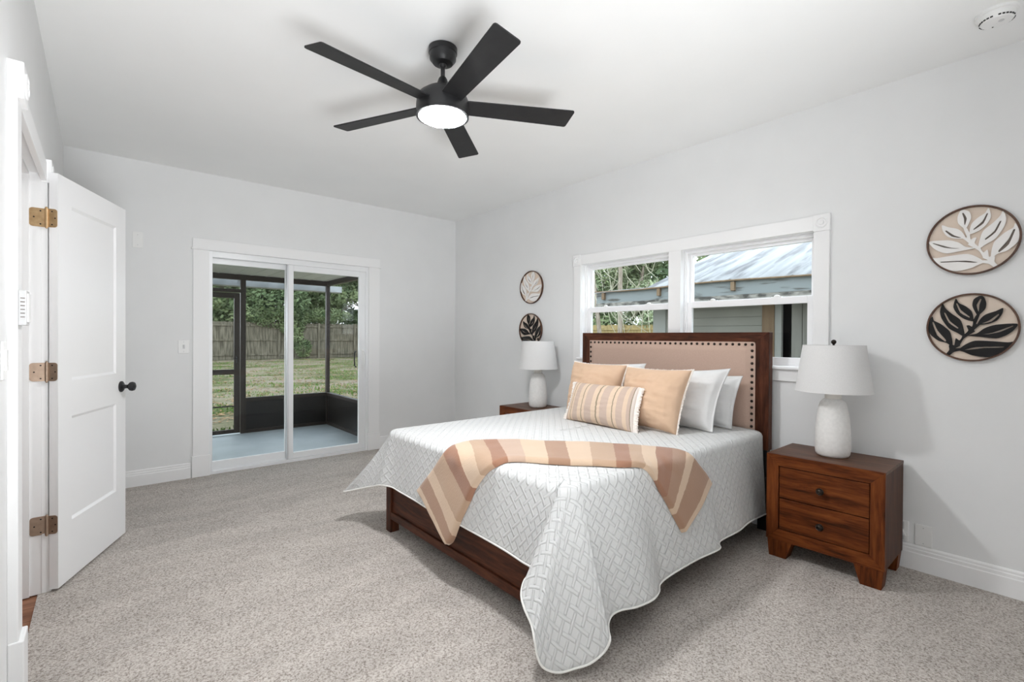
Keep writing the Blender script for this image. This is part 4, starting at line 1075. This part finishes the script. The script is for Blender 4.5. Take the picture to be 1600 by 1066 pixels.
def merge(bms):
    out = bmesh.new()
    for q in bms:
        me = bpy.data.meshes.new('tmp'); q.to_mesh(me); q.free(); out.from_mesh(me); bpy.data.meshes.remove(me)
    return out
def plaque(label, cy, cz, R, mir, white):
    t = thing('leaf_plaque', label, 'wall plaque', (XR, cy, cz - R), 'round leaf plaques on the window wall')
    b = B(); b.lathe([(R * 0.985, -0.001), (R, -0.006), (R, -0.022), (R * 0.995, -0.0235), (R * 0.958, -0.0235), (R * 0.952, -0.022), (R * 0.950, -0.006)], (XR, cy, cz), 'x', 72, cap=False); obj('rim', b, MT['rim'], t, smooth=True)
    b = B(); b.lathe([(R * 0.955, -0.001), (R * 0.955, -0.009)], (XR, cy, cz), 'x', 64); obj('backing', b, MT['plaque_back'], t)
    parts = []
    for k in range(1, 8):
        o_ = [tuple(np.clip(np.hypot(*p), 0, 0.96) / max(np.hypot(*p), 1e-6) * np.array(p)) for p in sm_loop(LEAF['l%d' % k])]
        parts.append(fill_plate([o_, sm_loop(LEAF['v%d' % k], 3, 0.6)], XR - 0.013 - 0.0002 * k, 0.005, cy, cz, R, mir))
    parts.append(fill_plate([sm_loop(LEAF['stem'], 3, 0.7)], XR - 0.0125, 0.0052, cy, cz, R, mir))
    obj('leaf_cutout', merge(parts), MT['leaf_white' if white else 'leaf_black'], t)
    if white:  # dark inlay painted as the shade down in the leaf slits
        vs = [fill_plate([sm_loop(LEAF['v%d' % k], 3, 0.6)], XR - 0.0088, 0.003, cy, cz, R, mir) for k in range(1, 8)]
        obj('slit_shade_inlay', merge(vs), MT['slit_shade'], t)
    return t
plaque('large-looking round plaque with a white leaf spray, upper of the pair beyond the near lamp', 0.333, 1.787, 0.178, -1, True)
plaque('round plaque with a black leaf spray below the white one, beyond the near lamp', 0.331, 1.337, 0.176, 1, False)
plaque('small-looking round white leaf plaque high in the corner above the far lamp', 3.666, 1.797, 0.172, 1, True)
plaque('round black leaf plaque partly hidden by the far lamp shade', 3.676, 1.352, 0.172, -1, False)

# ------------------------------------------------------------------ outside: ground, porch
b = B(); b.box(-30, 60, 7.70, 60, -0.6, -0.16); b.box(3.75, 60, -30, 7.70, -0.6, -0.16); b.box(-30, -3.0, -30, 7.70, -0.6, -0.16); b.box(-3.0, 3.75, -30, -2.0, -0.6, -0.16)
tag(obj('ground', b, MT['lawn'], loc=(0, 0, -0.6)), kind='structure')
rg = random.Random(5)
def scatter(name, label, m, n, xr, yr, size, mode, cat):
    bm = bmesh.new()
    for _ in range(n):
        t_ = rg.random() ** 1.4
        y = yr[0] + (yr[1] - yr[0]) * t_; x = rg.uniform(*xr) * (0.25 + 0.75 * (y / yr[1])) ; z = -0.16
        a = rg.uniform(0, 6.28); s_ = size * rg.uniform(0.6, 1.3)
        if mode == 'blade':
            if noise.noise(Vector((x * 0.5, y * 0.7, 0))) < -0.02: continue
            h = s_; dx, dy = math.cos(a) * 0.012, math.sin(a) * 0.012
            lx, ly = rg.uniform(-.03, .03), rg.uniform(-.03, .03)
            bm.faces.new([bm.verts.new(p) for p in ((x - dx, y - dy, z), (x + dx, y + dy, z), (x + lx, y + ly, z + h))])
        else:
            c, s2 = math.cos(a) * s_, math.sin(a) * s_; zz = z + 0.01 + rg.random() * 0.02
            bm.faces.new([bm.verts.new(p) for p in ((x - c, y - s2, zz), (x + s2 * .5, y - c * .5, zz + .012), (x + c, y + s2, zz), (x - s2 * .5, y + c * .5, zz + .008))])
    return tag(obj(name, bm, m, loc=(0, 20, -0.16)), label, cat, kind='stuff')
scatter('grass', 'patchy green grass growing across the back yard', MT['grass_blades'], 26000, (-1, 16), (7.8, 31), 0.055, 'blade', 'grass')
scatter('fallen_leaves', 'dry brown leaves scattered over the back yard', MT['dry_leaf'], 6000, (-1, 16), (9, 31.5), 0.05, 'leaf', 'leaves')

b = B(); b.box(-2.4, 2.85, YB + T, 7.68, -0.45, -0.10)
tag(obj('floor_porch', b, MT['concrete']), kind='structure')
b = B(); b.box(-2.4, 2.85, YB + T, 7.72, 2.13, 2.20)
for k in range(26): b.box(-2.4 + k * 0.2, -2.385 + k * 0.2, YB + T, 7.70, 2.124, 2.13)
tag(obj('ceiling_porch', b, MT['porch_ceil']), kind='structure')
PY, PX = 7.58, 2.72
sc = thing('screen_enclosure', 'dark bronze framed screened porch walls beyond the sliding door', 'screen enclosure', (1.0, PY, -0.10))
def bar(x0, x1, y0, y1, z0, z1, nm='rail'):
    b = B(); b.box(x0, x1, y0, y1, z0, z1, 0.003); return obj(nm, b, MT['bronze_alu'], sc)
bar(1.478, 1.545, PY - 0.025, PY + 0.025, -0.10, 2.13, 'post'); bar(PX - 0.055, PX + 0.0, PY - 0.028, PY + 0.028, -0.10, 2.13, 'post')
bar(-2.35, -2.30, PY - 0.025, PY + 0.025, -0.10, 2.13, 'post'); bar(0.55, 0.60, PY - 0.025, PY + 0.025, -0.10, 2.13, 'post')
bar(-2.3, PX, PY - 0.03, PY + 0.025, 2.055, 2.13, 'top_beam'); bar(PX - 0.05, PX + 0.0, YB + T, PY, 2.055, 2.13, 'top_beam')
bar(1.545, PX - 0.05, PY - 0.028, PY + 0.025, 0.345, 0.398); bar(PX - 0.052, PX + 0.002, YB + T, PY - 0.028, 0.345, 0.398)
bar(1.545, PX - 0.05, PY - 0.028, PY + 0.025, -0.10, -0.055); bar(PX - 0.052, PX + 0.002, YB + T, PY - 0.028, -0.10, -0.055)
bar(-2.3, 0.55, PY - 0.025, PY + 0.025, 0.345, 0.398); bar(0.60, 1.478, PY - 0.02, PY + 0.02, 1.875, 1.925)
for (a, c, d, e) in ((1.545, PX - 0.05, PY - 0.006, PY + 0.006), (-2.3, 0.55, PY - 0.006, PY + 0.006), (PX - 0.030, PX - 0.018, YB + T, PY - 0.028)):
    b = B(); b.box(a, c, d, e, -0.055, 0.345); obj('kick_panel', b, MT['kick'], sc)
for (a, c, d, e, z0, z1) in ((1.545, PX - 0.05, PY - 0.001, PY + 0.001, 0.398, 2.055), (-2.3, 0.55, PY - 0.001, PY + 0.001, 0.398, 2.055), (PX - 0.026, PX - 0.024, YB + T, PY - 0.028, 0.398, 2.055), (0.60, 1.478, PY - 0.001, PY + 0.001, 1.925, 2.055)):
    b = B(); b.box(a, c, d, e, z0, z1); obj('screen_mesh', b, MT['screen'], sc)
sd = thing('screen_door', 'dark framed screen door of the porch, seen through the left pane', 'screen door', (1.04, PY, -0.09))
b = B(); b.box(0.605, 0.68, PY - 0.018, PY + 0.014, -0.085, 1.87, 0.003); b.box(1.400, 1.472, PY - 0.018, PY + 0.014, -0.085, 1.87, 0.003)
b.box(0.68, 1.40, PY - 0.018, PY + 0.014, 1.795, 1.87, 0.003); b.box(0.68, 1.40, PY - 0.018, PY + 0.014, -0.085, -0.03, 0.003); b.box(0.68, 1.40, PY - 0.018, PY + 0.014, 0.735, 0.805, 0.003)
b.box(0.68, 1.40, PY - 0.008, PY + 0.008, 0.283, 0.300)
obj('door_frame', b, MT['bronze_alu'], sd)
b = B(); b.box(0.68, 1.40, PY - 0.001, PY + 0.001, 0.805, 1.795); b.box(0.68, 1.40, PY - 0.001, PY + 0.001, -0.03, 0.735); obj('screen_mesh', b, MT['screen'], sd)
b = B(); b.box(1.420, 1.436, PY - 0.040, PY - 0.018, 0.90, 0.99, 0.003); b.tube([(1.428, PY - 0.04, 0.97), (1.428, PY - 0.065, 0.96), (1.38, PY - 0.068, 0.955)], 0.006, 8); obj('handle', b, MT['black'], sd, smooth=True)
g_ = thing('gutter', 'whitish metal gutter hanging along the outside eave of the porch', 'gutter', (0.3, 8.02, 2.0))
b = B()
prof = [(7.93, 2.10), (7.93, 2.005), (8.03, 1.995), (8.06, 2.06), (8.06, 2.11), (8.05, 2.11), (8.05, 2.065), (8.025, 2.007), (7.94, 2.015), (7.94, 2.10)]
bm = b.bm; A1 = [bm.verts.new((-2.4, p[0], p[1])) for p in prof]; A2 = [bm.verts.new((3.05, p[0], p[1])) for p in prof]
for i in range(len(prof)): bm.faces.new((A1[i], A1[(i+1) % len(prof)], A2[(i+1) % len(prof)], A2[i]))
bmesh.ops.recalc_face_normals(bm, faces=bm.faces)
obj('trough', b, MT['gutter'], g_)
b = B()
for k in range(9): b.box(-2.2 + k * 0.62, -2.18 + k * 0.62, 7.70, 8.05, 2.085, 2.095)
obj('hanger', b, MT['gutter'], g_)

# ------------------------------------------------------------------ outside: fences
def fence(name, label, p0, p1, zb, zt, m, step=0.145, post=2.45, seed=1):
    rn = random.Random(seed); p0 = Vector((*p0, 0)); p1 = Vector((*p1, 0)); d = (p1 - p0); L = d.length; d.normalize(); n_ = Vector((-d.y, d.x, 0))
    if n_.dot(-p0) < 0: n_ = -n_
    t = thing(name, label, 'fence', ((p0.x + p1.x) / 2, (p0.y + p1.y) / 2, zb))
    def seg(b, s0, s1, o0, o1, z0, z1):
        c = [p0 + d * s0 + n_ * o0, p0 + d * s1 + n_ * o0, p0 + d * s1 + n_ * o1, p0 + d * s0 + n_ * o1]
        v = [b.bm.verts.new((q.x, q.y, z)) for z in (z0, z1) for q in c]
        for q in ((0,3,2,1),(4,5,6,7),(0,1,5,4),(1,2,6,5),(2,3,7,6),(3,0,4,7)): b.bm.faces.new([v[i] for i in q])
    b = B(); s = 0
    while s < L:
        w = step - 0.003; seg(b, s, s + w, -0.03, -0.01, zb + 0.02, zt + rn.uniform(-0.03, 0.02)); s += step
    bmesh.ops.recalc_face_normals(b.bm, faces=b.bm.faces); obj('pickets', b, m, t)
    for zz in (zb + 0.25, (zb + zt) / 2, zt - 0.25):
        b = B(); seg(b, 0, L, 0, 0.04, zz, zz + 0.09); bmesh.ops.recalc_face_normals(b.bm, faces=b.bm.faces); obj('rail', b, m, t)
    s = 0.6
    while s < L:
        b = B(); seg(b, s, s + 0.12, 0.0, 0.12, zb - 0.3, zt + 0.03); bmesh.ops.recalc_face_normals(b.bm, faces=b.bm.faces); obj('post', b, m, t); s += post
    return t
fence('wooden_fence', 'weathered grey wooden fence across the back yard beyond the porch', (-2.0, 32.4), (19.0, 32.4), -0.16, 2.12, MT['fence'], seed=2)
fence('wooden_fence', 'yellowish wooden fence seen under the shed eave through the window', (19.2, 31.9), (19.2, 6.0), -0.16, 1.92, MT['fence_new'], seed=7)

# ------------------------------------------------------------------ outside: trees and shrubs
def leaf_cloud(name, clusters, n, size, m, parent, seed, aniso=1.0):
    rs = np.random.RandomState(seed)
    w = np.array([c[3] * c[4] * c[5] for c in clusters]) ** 0.66; w = w / w.sum()
    idx = rs.choice(len(clusters), n, p=w); C = np.array(clusters)[idx]
    d = rs.normal(size=(n, 3)); d /= np.linalg.norm(d, axis=1, keepdims=True); r_ = rs.uniform(0.55, 1.0, (n, 1)) ** 0.6
    P = C[:, :3] + d * r_ * C[:, 3:6]
    a = rs.normal(size=(n, 3)); a[:, 2] *= 0.7; a /= np.linalg.norm(a, axis=1, keepdims=True)
    c_ = np.cross(a, d + 0.4 * rs.normal(size=(n, 3))); c_ /= np.linalg.norm(c_, axis=1, keepdims=True) + 1e-9
    s_ = size * rs.uniform(0.6, 1.4, (n, 1)); nrm = np.cross(a, c_)
    v = np.stack([P - a * s_ * aniso, P + c_ * s_ * 0.45 + nrm * s_ * 0.12, P + a * s_ * aniso, P - c_ * s_ * 0.45 + nrm * s_ * 0.12], 1).reshape(-1, 3)
    base = np.array(root_loc(parent)); v = v - base
    me = bpy.data.meshes.new(name); me.vertices.add(len(v)); me.vertices.foreach_set('co', v.ravel())
    me.loops.add(4 * n); me.loops.foreach_set('vertex_index', np.arange(4 * n)); me.polygons.add(n)
    me.polygons.foreach_set('loop_start', np.arange(0, 4 * n, 4)); me.polygons.foreach_set('loop_total', np.full(n, 4)); me.update(); me.validate()
    me.materials.append(m); o = bpy.data.objects.new(name, me); COL.objects.link(o); o.parent = parent
    return o
def tree(name, label, x, y, h, rad, n, size, m, seed, z0=-0.16, low=0.35, trunk=0.14, group=None, lean=0.0, cat='tree'):
    rn = random.Random(seed); t = thing(name, label, cat, (x, y, z0), group)
    b = B(); pts = [(x + lean * k * h / 6 + rn.uniform(-.08, .08), y + rn.uniform(-.08, .08), z0 + h * 0.85 * k / 6) for k in range(7)]
    b.tube(pts, [trunk * (1 - 0.11 * k) for k in range(7)], 10)
    for k in range(9):
        i = rn.randint(2, 5); a = rn.uniform(0, 6.28); L = rad * rn.uniform(0.5, 0.95); p = Vector(pts[i])
        b.tube([p, p + Vector((math.cos(a) * L * .5, math.sin(a) * L * .5, L * .35)), p + Vector((math.cos(a) * L, math.sin(a) * L, L * .5))], [trunk * .4, trunk * .25, trunk * .08], 6)
    obj('trunk', b, MT['bark'], t, smooth=True)
    cl = []
    for k in range(16):
        a = rn.uniform(0, 6.28); rr = rad * rn.uniform(0.15, 0.75); zz = z0 + h * rn.uniform(low, 0.92); q = rad * rn.uniform(0.28, 0.5)
        cl.append((x + lean * h * .5 + math.cos(a) * rr, y + math.sin(a) * rr, zz, q, q, q * 0.75))
    leaf_cloud('foliage', cl, n, size, m, t, seed)
    return t
gback = 'trees behind the grey back fence'
tree('leafy_tree', 'dense green tree crowding over the grey fence, seen in the left door pane', 6.2, 34.8, 9.5, 3.4, 16000, 0.13, MT['leaf_mid'], 11, low=0.18, group=gback)
tree('leafy_tree', 'dark spreading tree filling the middle above the grey fence', 9.3, 34.6, 10.0, 3.6, 18000, 0.13, MT['leaf_dark'], 12, low=0.20, group=gback)
tree('leafy_tree', 'bushy tree above the grey fence, seen in the sliding pane', 12.4, 34.8, 9.0, 3.4, 16000, 0.13, MT['leaf_mid'], 13, low=0.17, group=gback)
tree('leafy_tree', 'dark evergreen by the end of the grey fence near the porch corner post', 15.6, 34.6, 9.8, 3.5, 16000, 0.13, MT['leaf_dark'], 14, low=0.20, group=gback)
tree('leafy_tree', 'tall dark tree furthest left behind the grey fence', 3.2, 34.8, 10.0, 3.2, 12000, 0.13, MT['leaf_dark'], 15, low=0.3, group=gback)
tree('distant_tree', 'far deep green tree rising above the others over the grey fence', 6.5, 42.5, 14.0, 6.0, 14000, 0.26, MT['leaf_dark'], 16, low=0.10, group=gback)
tree('distant_tree', 'far deep green tree closing the view behind the sliding pane', 18.5, 43.0, 14.0, 6.0, 14000, 0.26, MT['leaf_dark'], 17, low=0.10, group=gback)
iv = thing('ivy', 'green ivy spilling down the middle of the grey fence', 'ivy', (9.3, 32.2, -0.16))
leaf_cloud('foliage', [(8.6, 32.3, 2.4, 1.9, .35, .7), (9.2, 32.2, 1.9, .8, .25, .7), (9.5, 32.15, 1.1, .38, .22, .8), (9.9, 32.2, 0.5, .55, .35, .6), (7.4, 32.3, 2.6, 1.4, .3, .5), (11.6, 32.3, 2.7, 1.6, .3, .5)], 7000, 0.07, MT['leaf_mid'], iv, 21)
# beyond the shed: vine-hung thicket
gth = 'trees in the thicket beyond the shed'
for i, (x, y, h, rd, mt_, lab) in enumerate((
        (21.5, 17.5, 8.5, 2.6, 'leaf_mid', 'green tree in the thicket, leftmost in the window view beyond the shed'),
        (21.0, 14.2, 8.0, 2.4, 'leaf_light', 'pale vine-covered tree above the shed eave in the first window'),
        (22.0, 11.2, 9.5, 2.8, 'leaf_mid', 'tree with bright green leaves just above the low end of the shed roof'),
        (23.5, 8.2, 10.5, 3.0, 'leaf_light', 'pale tree whose top shows over the slope of the shed roof'),
        (30.5, 18.0, 14.5, 5.8, 'leaf_dark', 'large dark tree at the back of the thicket beyond the shed'),
        (31.5, 30.0, 14.5, 5.5, 'leaf_dark', 'large dark tree behind the yellowish fence'))):
    tree('leafy_tree', lab, x, y, h, rd, 17000, 0.10 if rd < 4 else 0.22, MT[mt_], 30 + i, low=0.12, trunk=0.12, group=gth)
for i, (x, y, ln) in enumerate(((17.2, 15.55, 0.02), (16.6, 12.35, 0.0), (17.4, 13.85, -0.05))):
    t = thing('bare_tree', ('slim pale trunk rising nearest the edge of the first window', 'slim pale trunk beside the low end of the shed roof', 'leaning mottled trunk in front of the yellowish fence')[i], 'tree', (x, y, -0.16), gth)
    b = B(); b.tube([(x + ln * k, y - 3 * ln * k, -0.16 + 1.3 * k) for k in range(8)], [0.11 - 0.008 * k for k in range(8)], 10); obj('trunk', b, MT['bark'], t, smooth=True)
    b = B(); rn = random.Random(50 + i)
    for k in range(60):
        p = Vector((x + rn.uniform(-.5, 1.5), y + rn.uniform(-1.8, 1.8), rn.uniform(2.4, 8.5))); q = p + Vector((rn.uniform(-.4, .4), rn.uniform(-1.4, 1.4), rn.uniform(-1.6, -.2)))
        md = p.lerp(q, .5) + Vector((0, rn.uniform(-.2, .2), rn.uniform(-.35, 0)))
        b.tube([p, md, q], [0.019, 0.015, 0.008], 5)
    obj('vines', b, MT['twig'], t, smooth=True)
sh = thing('palmetto', 'bright green palmetto clump by the shed wall under the eave', 'shrub', (12.6, 8.9, -0.16))
b = B(); rn = random.Random(77)
for k in range(26):
    a = rn.uniform(0, 6.28); e = rn.uniform(0.3, 1.2); L = rn.uniform(1.3, 2.0); base = Vector((12.6 + rn.uniform(-.15, .15), 8.9 + rn.uniform(-.15, .15), -0.16))
    d = Vector((math.cos(a) * math.cos(e), math.sin(a) * math.cos(e), math.sin(e)))
    sd_ = d.cross(Vector((0, 0, 1))).normalized() * 0.05
    p1 = base + d * L * .6; p2 = base + d * L + Vector((0, 0, -0.18))
    b.bm.faces.new([b.bm.verts.new(q) for q in (base - sd_ * .4, base + sd_ * .4, p1 + sd_, p1 - sd_)])
    b.bm.faces.new([b.bm.verts.new(q) for q in (p1 - sd_, p1 + sd_, p2)])
obj('fronds', b, MT['leaf_light'], sh)

# ------------------------------------------------------------------ outside: the shed beside the house
shed = thing('shed', 'old pale blue shed with a weathered corrugated metal roof', 'shed', (9.5, 2.0, -0.16))
def tin_mat():
    m = noisy('weathered_tin', (0.22, 0.225, 0.23), (0.30, 0.305, 0.31), 1.6, 0.5, 0.2, (0.35, 5.5, 1), 8, 0.35, 0.6, spec=0.5)
    n = m.node_tree.nodes; l = m.node_tree.links; b = n['Principled BSDF']; b.inputs['Metallic'].default_value = 0.0
    t = n.new('ShaderNodeTexCoord'); mp_ = n.new('ShaderNodeMapping'); mp_.inputs['Scale'].default_value = (0.28, 3.0, 1)
    l.new(t.outputs['Object'], mp_.inputs[0])
    nz = n.new('ShaderNodeTexNoise'); nz.inputs['Scale'].default_value = 1.1; nz.inputs['Detail'].default_value = 7; nz.inputs['Roughness'].default_value = .65
    l.new(mp_.outputs[0], nz.inputs['Vector'])
    r = n.new('ShaderNodeValToRGB'); e = r.color_ramp.elements; e[0].position = .40; e[0].color = (0.42, 0.40, 0.41, 1); e[1].position = .54; e[1].color = (1, 1, 1, 1)
    l.new(nz.outputs['Fac'], r.inputs[0])
    mx = n.new('ShaderNodeMix'); mx.data_type = 'RGBA'; mx.blend_type = 'MULTIPLY'; mx.inputs[0].default_value = 1
    src = b.inputs['Base Color'].links[0].from_socket
    l.new(src, mx.inputs[6]); l.new(r.outputs[0], mx.inputs[7]); l.new(mx.outputs[2], b.inputs['Base Color'])
    return m
MT['tin'] = tin_mat()
EX, EY1, EZ, SL = 7.53, 5.05, 2.195, 0.365
bm = bmesh.new(); ys = []; y = -4.0
while y < EY1 + 1e-6: ys.append(y); y += 0.05
def corr(y): return 0.016 * (1 if int(round((y + 4.0) / 0.05)) % 6 == 0 else 0) + 0.004 * math.sin(y * 17)
R0 = []; R1 = []; R2 = []
for y in ys:
    c = corr(y); sag = 0.012 * math.sin(y * 2.1)
    R0.append(bm.verts.new((EX + 0.01 * math.sin(y * 5), y, EZ + c + sag))); R1.append(bm.verts.new((EX + 2.0, y, EZ + SL * 2.0 + c))); R2.append(bm.verts.new((EX + 4.6, y, EZ + SL * 4.6 + c)))
for i in range(len(ys) - 1):
    bm.faces.new((R0[i], R0[i+1], R1[i+1], R1[i])); bm.faces.new((R1[i], R1[i+1], R2[i+1], R2[i]))
bmesh.ops.recalc_face_normals(bm, faces=bm.faces)
rf = obj('roof', bm, MT['tin'], shed, smooth=True, angle=20)
smd = rf.modifiers.new('sheet', 'SOLIDIFY'); smd.thickness = 0.012
b = B(); b.tube([(EX - 0.01, y_ * 1.0, EZ - 0.012 + 0.012 * math.sin(y_ * 2.1)) for y_ in np.arange(-4, 6.28, 0.25)], 0.015, 6); obj('drip_edge', b, MT['board_brown'], shed)
# low end of the roof continuing past the hip as a porch eave
b = B(); b.prism([(EX - 0.02, EZ), (EX + 1.5, EZ + 0.10), (EX + 1.5, EZ + 0.07), (EX - 0.02, EZ - 0.03)], EY1, 6.22, 'y'); obj('porch_roof', b, MT['tin'], shed)
b = B(); b.box(EX + 0.05, EX + 0.09, -4.0, 6.22, 1.965, 2.203, 0.004); obj('fascia', b, MT['fascia'], shed)
b = B(); b.box(EX + 0.03, EX + 0.11, -4.0, 6.22, 1.885, 1.965, 0.006); obj('fascia_trim', b, MT['fascia_bot'], shed)
for yy in (2.0, 3.46, 4.78, 6.02):
    b = B(); b.box(EX - 0.01, EX + 0.06, yy - 0.03, yy + 0.03, 2.03, 2.17, 0.004); obj('bracket', b, MT['board_brown'], shed)
b = B(); b.box(EX + 0.11, EX + 0.62, -4.0, 4.93, 1.90, 1.93); obj('soffit', b, MT['siding_blue'], shed)
WX = EX + 0.55
b = B(); b.box(WX, WX + 0.10, 3.22, 4.95, -0.16, 1.90)
for k in range(14): b.box(WX - 0.010, WX, 3.22, 4.95, -0.10 + k * 0.145, 0.035 + k * 0.145, 0.002)
obj('siding', b, MT['siding'], shed)
b = B(); b.box(WX - 0.03, WX + 0.07, 4.95, 5.22, -0.16, 1.90, 0.004); obj('corner_board', b, MT['siding_blue'], shed)
b = B(); b.box(WX - 0.03, WX + 0.07, 3.035, 3.22, -0.16, 1.90, 0.004); obj('door_post', b, MT['board_brown'], shed)
b = B(); b.box(WX - 0.015, WX + 0.06, 2.935, 3.035, -0.16, 1.90, 0.004); obj('door_casing', b, MT['siding_blue'], shed)
b = B(); b.box(WX + 0.5, WX + 0.55, 2.2, 4.2, -0.16, 1.90); b.box(WX + 0.10, WX + 0.55, 3.2, 3.25, -0.16, 1.90); b.box(WX + 0.10, WX + 0.55, 2.60, 2.65, -0.16, 1.90); obj('inner_wall', b, MT['black'], shed)
yy = 2.800; kk = 0
while yy > -4.0:
    b = B(); b.box(WX, WX + 0.03, yy - 0.150, yy - 0.006, -0.16, 1.90, 0.003); obj('board', b, MT['board_grey'], shed); yy -= 0.152; kk += 1
b = B(); b.box(WX + 0.03, WX + 0.06, -4.0, 2.80, -0.16, 1.90); obj('board_backing', b, MT['black'], shed)
